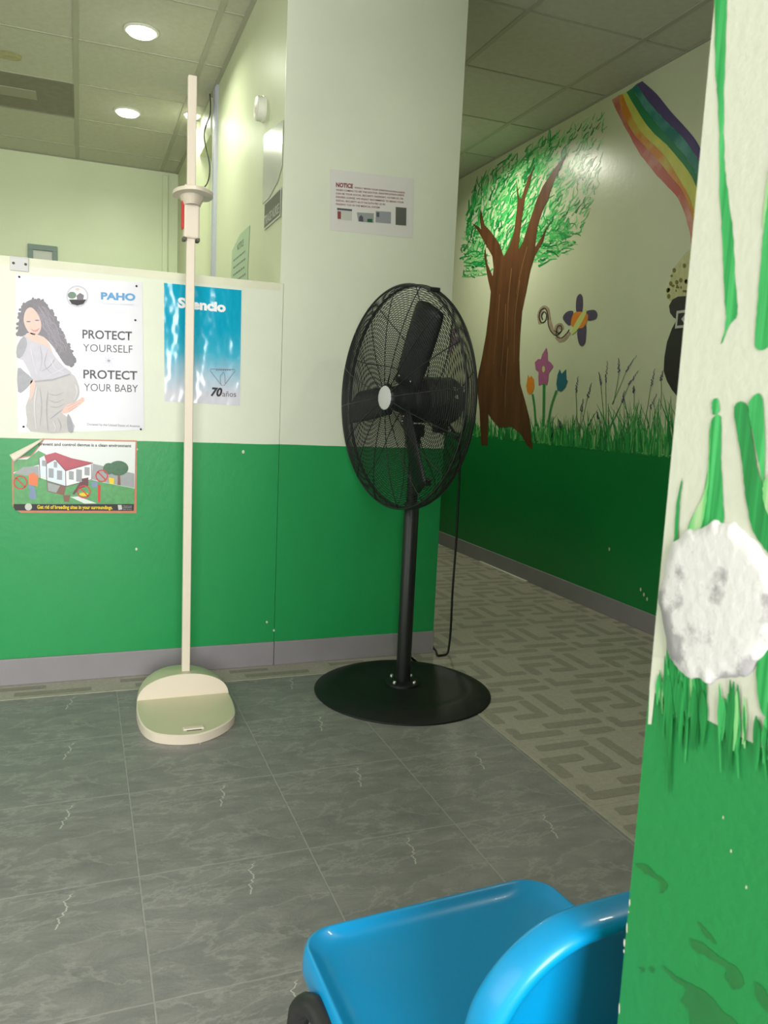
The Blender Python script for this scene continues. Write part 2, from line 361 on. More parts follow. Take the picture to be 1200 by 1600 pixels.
# planes of the room
D = 2.973        # face of the half wall and of the full wall beside it
MX = 2.59        # mural wall face
PX = 0.336       # near pillar face
DX = 0.70        # side wall of the back room
CEIL = 2.70; YB = 6.40; XL = -2.6; YR = -2.6; YE = 8.2
def fr(off):  return lambda x, y: on(1, D-off, x, y)
def side(X, off): return lambda x, y: on(0, X-off, x, y)
def zoomed(ox, oy, s): return lambda p: (ox+p[0]/s, oy+p[1]/s)
def decal(name, pts, m, parent, pl, z=None, k=0, label=None, hole=None):
    """flat painted or printed patch on a plane; pl maps a pixel to the plane"""
    q = [z(p) for p in pts] if z else pts
    q = [(p[0], p[1]) for p in q]
    if k: q = [(p.x, p.y) for p in smooth_line([(a, b, 0) for a, b in q], k, True)]
    g = G().poly([pl(*p) for p in q]); o = obj(name, g, m, parent)
    if label: o['label'] = label
    return o
def ribbon(g, pts, w0, w1, pl, mi=0, k=0, tip=0.0):
    """brush stroke: tapering ribbon along pixel points, widths in pixels"""
    p = [Vector((a, b, 0)) for a, b in pts]
    if k: p = smooth_line(p, k)
    n = len(p); L_, R_ = [], []
    for i in range(n):
        t = (p[min(i+1, n-1)]-p[max(i-1, 0)]).normalized(); nn = Vector((-t.y, t.x, 0))
        f_ = i/(n-1); hw = (w0+(w1-w0)*f_)/2
        if tip and f_ < tip: hw *= .12+.88*f_/tip
        L_.append(p[i]+nn*hw); R_.append(p[i]-nn*hw)
    vs = [pl(a.x, a.y) for a in L_]+[pl(a.x, a.y) for a in R_]
    g.add(vs, [(i, i+1, n+i+1, n+i) for i in range(n-1)], mi)
def disc_pts(cx, cy, rx, ry, n=20): return [(cx+rx*math.cos(2*PI*i/n), cy+ry*math.sin(2*PI*i/n)) for i in range(n)]
def lettering(body, p0, p1, cap, m, parent, pl, z=None, bold=0.0, name='lettering', shear=0.0, xdir=Vector((1, 0, 0))):
    """flat type set from p0 to p1 (baseline ends, pixels), cap height in pixels"""
    if z: s_ = z((1, 0))[0]-z((0, 0))[0]; p0, p1, cap = z(p0), z(p1), cap*s_
    cu = bpy.data.curves.new(name, 'FONT'); cu.body = body; cu.offset = bold; cu.shear = shear; cu.resolution_u = 3
    ob = bpy.data.objects.new('tmp', cu); COL.objects.link(ob)
    dg = bpy.context.evaluated_depsgraph_get(); me = bpy.data.meshes.new_from_object(ob.evaluated_get(dg))
    bpy.data.objects.remove(ob); bpy.data.curves.remove(cu)
    A, B, T = pl(*p0), pl(*p1), pl(p0[0], p0[1]-cap)
    xs = [v.co.x for v in me.vertices]; x0, x1 = min(xs), max(xs)
    wd = (B-A).dot(xdir); ht = T.z-A.z; sx = wd/(x1-x0); sz = ht/0.70
    slope = (B.z-A.z)/(x1-x0)
    for v in me.vertices:
        q = A + xdir*((v.co.x-x0)*sx); v.co = Vector((q.x, q.y, A.z+v.co.y*sz+slope*(v.co.x-x0)))
    o_ = A.copy()
    for v in me.vertices: v.co -= o_
    me.materials.clear(); me.materials.append(MATS[m])
    for p_ in me.polygons: p_.material_index = 0
    o = bpy.data.objects.new(name, me); COL.objects.link(o); place(o, o_, parent); return o

# ================================================================== SETTING
# ---- floor: bedding, slate vinyl tiles, patterned ceramic tiles
floor = struct('floor', G().box((XL, YR, -0.06), (MX+0.12, YE, -0.0007)), 'grout_beige')
bed = obj('slate_bed', G().box((XL, YR, -0.003), (1.279, 2.823, -0.0003)), 'grout', floor)
P = 0.385; X0 = 0.113; Y0 = 2.825
def tile_mesh(name, m, sx, sy, parent, wloc):
    g = G(); c = 0.0006; hx, hy = sx/2-0.0014, sy/2-0.0014
    g.add([(-hx,-hy,-0.003),(hx,-hy,-0.003),(hx,hy,-0.003),(-hx,hy,-0.003),(-hx,-hy,-c*0.5),(hx,-hy,-c*0.5),(hx,hy,-c*0.5),(-hx,hy,-c*0.5),
           (-hx+c,-hy+c,0),(hx-c,-hy+c,0),(hx-c,hy-c,0),(-hx+c,hy-c,0)],
          [(0,1,5,4),(1,2,6,5),(2,3,7,6),(3,0,4,7),(4,5,9,8),(5,6,10,9),(6,7,11,10),(7,4,8,11),(8,9,10,11)])
    o = obj(name, g, m, parent, center=(0, 0, 0)); place(o, wloc, parent); return o
proto = None
for i in range(-3, 3):
    for j in range(0, 8):
        c = (X0+(i+0.5)*P, Y0-(j+0.5)*P, 0)
        proto = tile_mesh('floor_tile', 'slate', P, P, floor, c) if proto is None else share('floor_tile', proto, c, floor)
xw = 1.281-(X0+3*P)     # narrow cut column at the corridor edge
proto = None
for j in range(0, 8):
    c = (X0+3*P+xw/2, Y0-(j+0.5)*P, 0)
    proto = tile_mesh('floor_tile', 'slate', xw, P, floor, c) if proto is None else share('floor_tile', proto, c, floor)
# patterned ceramic: raised pale body, recessed darker key pattern
Q = 0.4
KEY = [(.03,.62,.36,.11),(.03,.40,.11,.22),(.27,.43,.32,.10),(.49,.53,.10,.29),(.12,.84,.47,.10),(.70,.44,.10,.50),(.80,.44,.18,.10),
       (.42,.20,.56,.11),(.05,.07,.46,.10),(.05,.17,.10,.12),(.66,.02,.32,.10)]
def key_tile(parent, wloc):
    g = G(); h = Q/2-0.0016
    g.add([(-h,-h,-0.003),(h,-h,-0.003),(h,h,-0.003),(-h,h,-0.003),(-h,-h,0),(h,-h,0),(h,h,0),(-h,h,0)],
          [(0,1,5,4),(1,2,6,5),(2,3,7,6),(3,0,4,7),(4,5,6,7)])
    sk = 0.05*Q
    for x, y, w_, h_ in KEY:
        a, b_, c_, d_ = -h+x*Q, -h+y*Q, -h+(x+w_)*Q, -h+(y+h_)*Q
        e = min(.008, (c_-a)/3, (d_-b_)/3); t = 0.0006
        pts = [(a+e,b_,t),(c_-e,b_,t),(c_,b_+e,t),(c_,d_-e,t),(c_-e,d_,t),(a+e,d_,t),(a,d_-e,t),(a,b_+e,t)]
        g.poly(pts, 1)
    o = obj('floor_tile', g, ['tile_beige', 'tile_beige_dark'], parent, center=(0, 0, 0)); place(o, wloc, parent); return o
proto = None
for i in range(0, 4):
    for j in range(-2, 11):
        c = (1.281+(i+0.5)*Q, 2.045+(j+0.5)*Q, 0)
        if c[0]+Q/2 > MX+0.3: continue
        proto = key_tile(floor, c) if proto is None else share('floor_tile', proto, c, floor)
# strip of the same ceramic left bare along the half wall
proto = None
for i in range(-4, 4):
    x = 0.10+(i+0.5)*Q
    if x+Q/2 > 1.31: continue
    c = (x, 2.825+0.074, 0.0)
    if proto is None:
        g = G().box((-Q/2+.001, -.073, -.003), (Q/2-.001, .074, 0.0)); g.add([(-.12,-.05,.0006),(.13,-.05,.0006),(.13,-.015,.0006),(-.12,-.015,.0006)], [(0,1,2,3)], 1)
        g.add([(-.17,.01,.0006),(-.02,.01,.0006),(-.02,.04,.0006),(-.17,.04,.0006)], [(0,1,2,3)], 1)
        proto = obj('floor_tile', g, ['tile_beige', 'tile_beige_dark'], floor, center=(0,0,0)); place(proto, c, floor)
    else: share('floor_tile', proto, c, floor)
obj('edge_strip', G().box((XL, 2.822, -.002), (1.283, 2.829, 0.0015)).box((1.279, -.3, -.002), (1.285, 2.829, 0.0015)), 'grout_beige', floor)

# ---- walls
wp = struct('wall_partition', G().box((XL, D, 0), (0.712, D+0.10, 1.478)), 'wall_two_tone', label='chest-high half wall, cream over green, closing off the back room')
obj('wall_cap', G().box((XL, D-0.0006, 1.452), (0.70, D+0.1006, 1.4795)), 'partition_cap', wp)
wf = struct('wall_front', G().box((0.7135, D-0.0006, 0), (1.41, D+0.12, CEIL)).box((0.70, D-0.0003, 1.4785), (0.7135, D+0.004, CEIL)), 'wall_two_tone', label='full-height wall behind the fan, cream over green')
struct('wall_corridor_left', G().box((1.29, D+0.12, 0), (1.41, YE, CEIL)), 'wall_two_tone')
ws = struct('wall_backroom_side', G().box((DX, D+0.004, 1.4785), (0.7134, D+0.12, CEIL)).box((DX, D+0.12, 0), (DX+0.10, 4.60, CEIL)).box((DX+0.06, 4.60, 0), (DX+0.16, 5.15, CEIL)).box((DX-0.01, 4.72, 2.50), (DX+0.07, 5.15, CEIL))
            .box((DX-0.035, 5.15, 0), (DX+0.16, 5.45, CEIL)).box((DX, 5.45, 0), (DX+0.16, YB, CEIL)), 'wall_gloss')
struct('wall_backroom', G().box((XL, YB, 0), (DX+0.2, YB+0.1, CEIL)), 'wall_cream')
struct('wall_left', G().box((XL-0.1, YR, 0), (XL, 0.15, CEIL)).box((XL-0.1, 2.15, 0), (XL, YB+0.1, CEIL)).box((XL-0.1, 0.15, 0), (XL, 2.15, 0.45)).box((XL-0.1, 0.15, 2.45), (XL, 2.15, CEIL)), 'wall_cream')
struct('window_2', G().box((XL-0.05, 0.15, 0.45), (XL, 0.20, 2.45)).box((XL-0.05, 2.10, 0.45), (XL, 2.15, 2.45)).box((XL-0.05, 0.20, 0.45), (XL, 2.10, 0.50)).box((XL-0.05, 0.20, 2.40), (XL, 2.10, 2.45)), 'frame_lavender')
struct('wall_corridor_end', G().box((1.29, YE, 0), (MX+0.12, YE+0.1, CEIL)), 'wall_two_tone')
wm = struct('wall_right', G().box((MX, YR, 0), (MX+0.12, YE, CEIL)), 'wall_mural', label='corridor wall with painted garden mural over a green dado')
pil = struct('wall_pillar', G().box((PX, YR, 0), (PX+0.14, 0.385, CEIL)), 'wall_pillar', label='end of the near wall with painted grass and a plaster patch')
struct('wall_behind', G().box((XL, YR-0.1, 0), (MX+0.12, YR, 0.45)).box((XL, YR-0.1, 2.45), (MX+0.12, YR, CEIL)).box((0.32, YR-0.1, 0.45), (MX+0.12, YR, 2.45)).box((XL, YR-0.1, 0.45), (-1.08, YR, 2.45)), 'wall_two_tone')
struct('window_1', G().box((-1.08, YR-0.05, 0.45), (0.32, YR, 0.50)).box((-1.08, YR-0.05, 2.40), (0.32, YR, 2.45)).box((-1.08, YR-0.05, 0.50), (-1.03, YR, 2.40)).box((0.27, YR-0.05, 0.50), (0.32, YR, 2.40)), 'frame_lavender')
# ---- baseboards
def baseboard(name, a, b): return struct(name, G().cbox(a, b, 0.0025), 'baseboard')
baseboard('baseboard_partition', (XL, D-0.009, 0), (0.7115, D+0.001, 0.0965))
baseboard('baseboard_front', (0.7135, D-0.010, 0), (1.41, D, 0.0965))
bm_ = baseboard('baseboard_right', (MX-0.010, YR, 0), (MX+0.001, YE, 0.098))
obj('white_strip', G().box((MX-0.024, 4.12, 0.0), (MX-0.0101, 4.74, 0.006)), 'white_plastic', bm_)['label'] = 'short white strip at the foot of the baseboard'  # thin white strip along part of the baseboard foot
# ---- trim: metal post at the end of the glossy side wall, conduit in the back corner
struct('trim_1', G().cbox((DX-0.016, 4.53, 0), (DX+0.05, 4.615, CEIL-0.002), 0.004).box((DX-0.012, 4.515, 0), (DX+0.002, 4.53, CEIL-0.002), 0), 'frame_lavender', label='grey metal door post on the glossy side wall')
struct('trim_2', G().cbox((0.585, YB-0.03, 0), (0.625, YB, CEIL-0.03), 0.004), 'wall_cream', label='conduit in the far corner of the back room')
# ---- ceiling: slab, lay-in tiles, grid bars
ceil = struct('ceiling', G().box((XL, YR, 2.716), (MX+0.12, YE, 2.80)), 'ceiling_plain')
GX, GY, GP = -0.01, 3.11, 0.5925
GPX = 0.5875
cp = None
vent_cell = (-1, 3)
def ctile(w_, l_, loc):
    g = G().box((-w_/2, -l_/2, 0), (w_/2, l_/2, 0.012)); o = obj('ceiling_tile', g, 'ceiling_tile', ceil, center=(0, 0, 0)); place(o, loc, ceil); return o
for i in range(-3, 5):
    for j in range(-1, 7):
        x0, x1 = GX+i*GPX, GX+(i+1)*GPX; y0, y1 = GY+j*GP, GY+(j+1)*GP
        left = x1 < 0.75 or i == 1
        if i == 2: x0 = max(x0, 1.41)
        if i == 1: x1 = DX
        if i == 4: x1 = MX
        if i in (-3, -2, -1, 0, 1): y1 = min(y1, YB)
        if y1-y0 < .1 or x1-x0 < .05 or (i, j) == vent_cell: continue
        if i <= 1 and y0 > YB-.1: continue
        l = (x0+0.004, x1-0.004, y0+0.004, y1-0.004)
        loc = ((l[0]+l[1])/2, (l[2]+l[3])/2, 2.702)
        if abs(x1-x0-GPX) < .01 and abs(y1-y0-GP) < .01:
            cp = ctile(GPX-.008, GP-.008, loc) if cp is None else share('ceiling_tile', cp, loc, ceil)
        else: ctile(l[1]-l[0], l[3]-l[2], loc)
for i in range(-3, 5):
    x = GX+i*GPX; y1 = YE if x > 1.4 else YB; y0 = D+.12 if .6 < x < 1.4 else 2.5
    if DX < x < 1.41: continue
    obj('grid_bar', G().box((x-.012, y0, 2.6985), (x+.012, y1, 2.7165)), 'ceiling_bar', ceil)
for j in range(-1, 9):
    y = GY+j*GP
    for xa, xb, ym in ((XL, DX, YB), (1.41, MX, YE)):
        if y > ym: continue
        obj('grid_bar', G().box((xa, y-.006, 2.6990), (xb, y+.006, 2.7165)), 'ceiling_bar', ceil)
obj('wall_angle', G().box((DX-.02, D, 2.697), (DX, YB, 2.70)), 'ceiling_bar', ceil)
obj('wall_angle', G().box((MX-.014, D-1, 2.697), (MX, YE, 2.70)), 'ceiling_bar', ceil)
obj('wall_angle', G().box((XL, YB-.014, 2.697), (DX, YB, 2.70)), 'ceiling_bar', ceil)
# yellowish stain on the tile in front of the vent
g = G().poly([Vector((p.x, p.y, 2.7015)) for p in smooth_line([(-.40,4.64,0),(-.34,4.60,0),(-.27,4.62,0),(-.275,4.70,0),(-.33,4.72,0),(-.41,4.70,0)], 4, True)])
obj('water_stain', g, 'ceiling_stain', ceil)['label'] = 'yellow water stain on a ceiling tile'
# ---- ceiling vent
vx0, vx1, vy0, vy1 = GX-GPX+.012, GX-.012, GY+3*GP+.004, GY+4*GP-.02
v = empty('ceiling_vent', ((vx0+vx1)/2, (vy0+vy1)/2, 2.70)); tag(v, 'dark grey ceiling vent panel with a paler slot, in the back room', 'vent')
obj('panel', G().box((vx0, vy0, 2.701), (vx1, vy1, 2.714)), 'vent_dark', v)
obj('rim', G().box((vx0, vy0, 2.6985), (vx1, vy0+.012, 2.701)).box((vx0, vy1-.012, 2.6985), (vx1, vy1, 2.701)).box((vx0, vy0+.012, 2.6985), (vx0+.012, vy1-.012, 2.701)).box((vx1-.012, vy0+.012, 2.6985), (vx1, vy1-.012, 2.701)), 'vent_dark', v)
obj('louvre', G().box((vx0+.10, vy0+.22, 2.697), (vx1-.20, vy0+.36, 2.701)), 'vent_light', v)

# ================================================================== LAMPS
def downlight(x, y, label, r=0.066, power=8.0, col=(0.95, 1.0, 0.80)):
    t = empty('downlight', (x, y, CEIL)); tag(t, label, 'ceiling light', 'round recessed ceiling lights')
    obj('trim_ring', G().lathe([(r, .006), (r+.012, .006), (r+.013, 0.0), (r+.006, -.004), (r, -.003), (r, .006)], (x, y, CEIL-.002), n=40), 'white_plastic', t, smooth='auto')
    obj('lens', G().lathe([(0.0005, -.022), (r*.5, -.020), (r*.85, -.013), (r, -.001)], (x, y, CEIL-.003), n=40), 'lamp_lens', t, smooth=True)
    la = bpy.data.lights.new('lamp_light', 'AREA'); la.shape = 'DISK'; la.size = 2*r*.96; la.energy = power; la.color = col; la.spread = math.radians(165)
    lo = bpy.data.objects.new('lamp_light', la); COL.objects.link(lo); place(lo, (x, y, CEIL-.0275), t)
downlight(0.273, 4.06, 'lit round ceiling light nearest the top of the photo')
downlight(0.272, 5.20, 'lit round ceiling light beside the dark ceiling vent')
downlight(0.630, 5.06, 'lit round ceiling light mostly hidden behind the height rod', r=.042, power=1.2)
downlight(-0.85, 4.50, 'lit round ceiling light outside the left edge of the photo')
downlight(2.07, 4.60, 'lit round corridor light above the painted tree, hidden by the wall corner', power=12, col=(1.0, 1.0, 0.82))
downlight(1.75, 1.45, 'added round corridor fill light above the blue chair, out of view', power=5, col=(1.0, 1.0, 0.86))  # unseen lamp, added to brighten the corridor floor and mural

# ================================================================== MURAL (paint on the corridor wall)
def mu(k): return side(MX, 0.0008+0.0005*k)
zA = zoomed(700, 100, 2.6667); zB = zoomed(820, 440, 5.0); zC = zoomed(940, 110, 5.518); zD = zoomed(1020, 370, 6.4)
# foliage: loose brush strokes
CAN = [(75,620),(90,540),(125,480),(200,410),(300,360),(400,305),(480,275),(560,235),(655,190),(650,300),(640,420),(630,500),(600,590),(555,690),(500,780),(430,820),(360,850),(355,800),(240,800),(150,720),(155,870),(80,890),(65,760)]
def inside(p, poly):
    r = False; n = len(poly)
    for i in range(n):
        (x0, y0), (x1, y1) = poly[i], poly[i-1]
        if (y0 > p[1]) != (y1 > p[1]) and p[0] < (x1-x0)*(p[1]-y0)/(y1-y0)+x0: r = not r
    return r
g = G(); n = 0
rnd = random.Random(3)
while n < 980:
    x, y = rnd.uniform(60, 665), rnd.uniform(185, 895)
    if not inside((x, y), CAN): continue
    far = max(0, (x-420)/240)
    if rnd.random() < far*0.55: continue
    n += 1
    if y > 700 and x > 330 or y > 780: a = rnd.uniform(-0.6, 0.5) if rnd.random() < .6 else rnd.uniform(2.2, 2.8)
    else: a = -1.05 + rnd.gauss(0, .25) + (0.25 if x < 200 else 0)*(-1)
    l = rnd.uniform(30, 76)*(1-.4*far); bow = rnd.uniform(-.35, .35)*l
    dx, dy = math.cos(a), math.sin(a)
    p0 = (x-dx*l/2, y-dy*l/2); pm = (x-dy*bow*.5, y+dx*bow*.5); p1 = (x+dx*l/2, y+dy*l/2)
    w_ = rnd.uniform(4.5, 11.0)*(1-.55*far)/2.667
    mi = rnd.choices([0, 1, 2, 3], [5, 6, 4, 1.2] if x < 420 else [4, 4, 3, 2])[0]
    ribbon(g, [zA(p0), zA(pm), zA(p1)], w_, w_*.35, mu(rnd.random()*.8), mi, k=3)
for k_ in range(230):
    if k_ < 120: x, y = rnd.uniform(68, 155), rnd.uniform(690, 880)
    else: x, y = rnd.uniform(360, 520), rnd.uniform(650, 840)
    if not inside((x, y), CAN): continue
    a0 = rnd.uniform(0, 2*PI); r_ = rnd.uniform(9, 20); sp = rnd.uniform(1.6, 2.8)
    ribbon(g, [zA((x+r_*math.cos(a0+sp*q_/3), y+r_*.8*math.sin(a0+sp*q_/3))) for q_ in range(4)], rnd.uniform(1.6, 3.0), 1.0, mu(rnd.random()*.8), rnd.choices([0, 1, 2, 3], [4, 5, 3, 1])[0], k=3)
obj('painted_foliage', g, ['leaf_a', 'leaf_b', 'leaf_c', 'leaf_d'], wm)['label'] = 'painted tree crown of loose green brush strokes'
TR = [(138,1588),(131,1440),(118,1330),(140,1230),(158,1130),(172,1020),(178,950),(165,890),(150,800),(155,760),(163,830),(186,884),(190,850),(184,800),(150,740),(125,695),(100,663),(130,680),(138,690),(132,640),(136,600),(152,670),(180,700),(215,750),(232,802),(255,760),(275,700),(285,620),(290,570),(283,480),(297,560),(306,560),(318,520),(335,470),(358,430),(338,510),(320,560),(312,620),(300,700),(293,775),(312,740),(345,640),(372,560),(395,510),(440,440),(498,368),(464,440),(436,500),(418,560),(390,620),(372,680),(362,765),(390,720),(415,668),(396,740),(362,800),(342,860),(325,950),(308,1030),(300,1130),(296,1230),(300,1330),(320,1400),(340,1480),(352,1605),(330,1590),(305,1545),(265,1510),(212,1515),(182,1480),(168,1458),(165,1588)]
tr = decal('painted_trunk', TR, 'trunk', wm, mu(3), zA, label='painted brown tree trunk with forking bare branches')
g = G()
for pts in ([(240,1000),(236,1100),(220,1300)],[(265,850),(250,1000),(246,1150)],[(300,900),(280,1050),(275,1250)],[(330,760),(300,880),(285,960)],[(215,960),(205,1100),(190,1250)],[(250,1180),(240,1350),(238,1430)]):
    ribbon(g, [zA(p) for p in pts], 1.2, .5, mu(4), 0, k=4)
obj('bark_streaks', g, 'trunk_light', tr)
# rainbow bands
RB = [[(90,255),(150,390),(235,550),(310,690),(430,850),(540,975),(655,1100),(725,1270),(765,1430),(785,1620),(790,1700)],
      [(150,212),(182,370),(280,550),(380,660),(500,790),(600,920),(690,1030),(760,1200),(795,1330),(822,1540),(830,1700)],
      [(182,203),(240,350),(340,530),(470,660),(560,760),(650,910),(740,1060),(800,1230),(835,1380),(862,1560),(870,1700)],
      [(215,188),(310,350),(430,520),(560,640),(680,780),(760,890),(815,1000),(850,1120),(890,1300),(912,1500),(920,1700)],
      [(268,150),(350,300),(450,430),(560,560),(680,690),(760,800),(820,900),(870,1010),(930,1200),(962,1450),(970,1700)],
      [(300,118),(400,260),(510,390),(620,500),(720,600),(800,720),(850,810),(910,930),(985,1150),(1012,1420),(1020,1700)],
      [(350,92),(480,210),(600,360),(720,490),(810,600),(860,690),(910,780),(970,900),(1040,1120),(1072,1400),(1080,1700)]]
for b_, (nm, cl) in enumerate((('rain_red', 'red'), ('rain_orange', 'orange'), ('rain_yellow', 'yellow'), ('rain_green', 'green'), ('rain_teal', 'teal'), ('rain_purple', 'purple'))):
    L_ = smooth_line([(a, b, 0) for a, b in RB[b_]], 4); R_ = smooth_line([(a, b, 0) for a, b in RB[b_+1]], 4); g = G(); n = len(L_)
    g.add([mu(1)(*zC((p.x+rnd.uniform(-3, 3), p.y))) for p in L_]+[mu(1)(*zC((p.x, p.y))) for p in R_], [(i, i+1, n+i+1, n+i) for i in range(n-1)])
    obj('rainbow_band', g, nm, wm)['label'] = 'painted %s band of the rainbow' % cl
# pot of gold
left = [(350,590),(250,598),(195,628),(162,690),(172,760),(208,808),(240,826),(190,920),(142,1050),(116,1200),(108,1340),(140,1440),(190,1530),(240,1590)]
potp = left+[(340,1640)]+[(2*430-x, y+(430-x)*.02) for x, y in reversed(left)]
zz = lambda p: zD(p)
g = G()
CO = [(170,640),(135,545),(170,460),(200,330),(260,250),(340,150),(430,120),(520,180),(600,320),(660,480),(690,640),(430,640)]
decal('painted_gold', CO, 'coin_wash', wm, mu(1.6), zD, k=3, label='painted pale heap of gold coins')
for k_ in range(46):
    x, y = rnd.uniform(140, 680), rnd.uniform(180, 625)
    if inside((x, y), CO): g.poly([mu(2.4)(*zD(p)) for p in disc_pts(x, y, rnd.uniform(7, 20), rnd.uniform(8, 24), 9)])
for x, y in ((180,468),(152,535),(280,435),(335,450),(316,290),(240,455),(160,595),(214,335)): g.poly([mu(2.4)(*zD(p)) for p in disc_pts(x, y, 18, 24, 10)])
obj('painted_coins', g, 'coin_dark', wm)['label'] = 'painted brown coin spots'
decal('painted_pot', potp, 'paint_black', wm, mu(2.8), zD, label='painted black cauldron at the rainbow end')
# tulips, pink flower, butterfly, swirl
decal('painted_petal', [(25,725),(38,755),(50,735),(70,765),(73,820),(62,865),(40,885),(20,865),(10,815),(18,780)], 'paint_orange', wm, mu(2), zB, label='painted orange tulip')
decal('painted_petal', [(272,685),(288,720),(322,685),(324,765),(334,775),(315,830),(285,860),(255,850),(246,800),(255,730)], 'paint_teal', wm, mu(2), zB, label='painted teal tulip')
fl = decal('painted_flower', [(168,515),(178,560),(178,615),(205,635),(222,662),(205,690),(185,715),(183,770),(172,810),(150,795),(108,812),(106,750),(108,705),(85,690),(78,630),(105,605),(125,605),(135,570)], 'paint_pink', wm, mu(2), zB, label='painted pink five-petal flower')
decal('flower_eye', disc_pts(146, 684, 11, 25), 'paint_lime', fl, mu(3), zB)
g = G()
for pts, w0 in (([(60,880),(75,980),(85,1130)], 3.2), ([(150,800),(148,950),(145,1130)], 4.2), ([(248,850),(205,980),(178,1140)], 3.4)): ribbon(g, [zB(p) for p in pts], w0, w0*.9, mu(1.5), 0, k=4)
obj('painted_stems', g, 'paint_stem', wm)['label'] = 'three painted flower stems'
zW = zoomed(600, 430, 6.6667)
decal('painted_flower', [(740,545),(745,600),(720,640),(770,640),(785,690),(760,735),(725,725),(715,760),(690,820),(672,790),(690,700),(680,640),(690,590)], 'mauve', wm, mu(2), zW, k=2, label='small mauve painted flower seen through the fan cage')
for pts in ([(400,225),(404,130),(432,95),(452,130),(447,235),(425,255)], [(480,240),(500,225),(545,222),(565,250),(555,290),(510,305),(488,295)], [(378,232),(330,235),(296,280),(320,325),(352,342),(368,290)], [(412,380),(475,330),(476,440),(465,490),(440,505),(418,470)]):
    decal('butterfly_wing', pts, 'paint_violet', wm, mu(2), zB, k=3)
decal('butterfly_body', [(380,250),(440,235),(490,255),(490,300),(460,355),(420,365),(362,340)], 'paint_orange', wm, mu(2.6), zB, k=3, label='painted orange butterfly body')
decal('butterfly_stripe', [(470,215),(480,240),(450,310),(400,390),(365,412),(372,370),(420,280)], 'paint_lime', wm, mu(3.2), zB, k=3)
sw = [(140,300),(130,265),(150,235),(170,260),(160,305),(130,320),(112,280),(125,225),(160,210),(180,260),(182,330),(205,390),(245,420),(285,385),(285,350),(262,345),(248,380),(262,405),(278,390)]
sw2 = [(248,385),(245,425),(285,440),(330,400),(345,375)]
g = G(); ribbon(g, [zB(p) for p in [(120,330),(110,260),(140,205),(175,215),(190,300),(215,380),(245,400),(250,355),(280,340),(288,375)]], 5, 7, mu(1), 0, k=4)
ribbon(g, [zB(p) for p in [(250,430),(275,460),(315,445),(350,395)]], 7, 4, mu(1), 0, k=4); obj('swirl_shadow', g, 'paint_taupe', wm)
g = G(); ribbon(g, [zB(p) for p in sw], 1.6, 1.4, mu(2), 0, k=4); ribbon(g, [zB(p) for p in sw2], 1.4, 1.2, mu(2.1), 0, k=4)
obj('painted_swirl', g, 'paint_black', wm)['label'] = 'painted curling trail of the butterfly'
# grass and lavender
g = G()
def gline(x): return 1240+(x-45)*.1086      # top of the dado in zB
for k_ in range(700):
    x = rnd.uniform(-470, 1500); dense = min(1, max(.25, x/1100)); base = gline(x)+rnd.uniform(-6, 22)
    h_ = rnd.uniform(60, 165)+rnd.random()**1.7*380*dense; lean = rnd.gauss(0, .16)*h_
    if x < 60: h_ *= .8
    w_ = rnd.uniform(1.5, 3.6)
    ribbon(g, [zB((x, base)), zB((x+lean*.35, base-h_*.55)), zB((x+lean, base-h_))], w_, .25, mu(.2+rnd.random()*.7), rnd.choices([0, 1, 2], [5, 4, 3])[0], k=3)
obj('painted_grass', g, ['grass_a', 'grass_b', 'grass_c'], wm)['label'] = 'painted green grass blades above the dado'
g = G()
for x0, y0, x1, y1, xb, yb in ((415,745,398,860,405,1180),(520,795,490,900,420,1200),(580,710,592,800,625,1230),(645,625,630,780,632,1230),(732,600,735,705,690,960),(870,580,790,700,680,960),(885,700,815,800,665,1150),(780,855,760,940,640,1170),(1015,685,985,810,930,1120),(1030,880,980,990,960,1150),(455,920,440,1010,420,1200),(1075,700,1065,770,1060,1000),(565,1020,575,1070,590,1200),(275,1090,278,1140,280,1200),(848,815,852,865,850,1000)):
    ribbon(g, [zB((xb, yb)), zB(((x1+xb)/2+4, (y1+yb)/2)), zB((x1, y1))], .9, .6, mu(1.6), 0, k=3)
    for k_ in range(13):
        t = k_/12; cx, cy = x1+(x0-x1)*t+rnd.uniform(-9, 9)*(1-t*.7), y1+(y0-y1)*t
        g.poly([mu(2)(*zB(p)) for p in disc_pts(cx, cy, 6.0*(1-.5*t), 9*(1-.5*t), 6)], 1)
obj('painted_lavender', g, ['grass_b', 'lavender'], wm)['label'] = 'painted lavender stalks standing in the grass'
# arrow sign on the mural wall
pl0 = side(MX, 0.004)
A = pl0(1058, 486); B = pl0(1060, 513); wy = 0.30
sg = obj('arrow_sign', G().box((MX-.006, A.y-wy, B.z), (MX-.001, A.y, A.z)), 'paint_black'); tag(sg, 'small black sign with white border and left arrow on the mural cauldron', 'sign')
g = G(); t = .012
for a, b in (((A.y-wy, B.z), (A.y, B.z+t)), ((A.y-wy, A.z-t), (A.y, A.z)), ((A.y-t, B.z+t), (A.y, A.z-t)), ((A.y-wy, B.z+t), (A.y-wy+t, A.z-t))):
    g.box((MX-.0072, a[0], a[1]), (MX-.0061, b[0], b[1]))
obj('sign_border', g, 'sign_border', sg)
zc_ = (A.z+B.z)/2; ya = A.y-.035
obj('arrow', G().prism([Vector((MX-.0061, ya-y, zc_+z_)) for y, z_ in ((0, 0), (.035, .03), (.035, .01), (.20, .01), (.20, -.01), (.035, -.01), (.035, -.03))], (-.001, 0, 0)), 'sign_border', sg)
# paint chips on the dado
g = G()
for x, y in ((1001,921),(1006,929),(1011,936),(952,858)): g.poly([mu(2)(*p) for p in disc_pts(x, y, 1.4, 3.2, 7)])
obj('paint_chips', g, 'chip', wm)

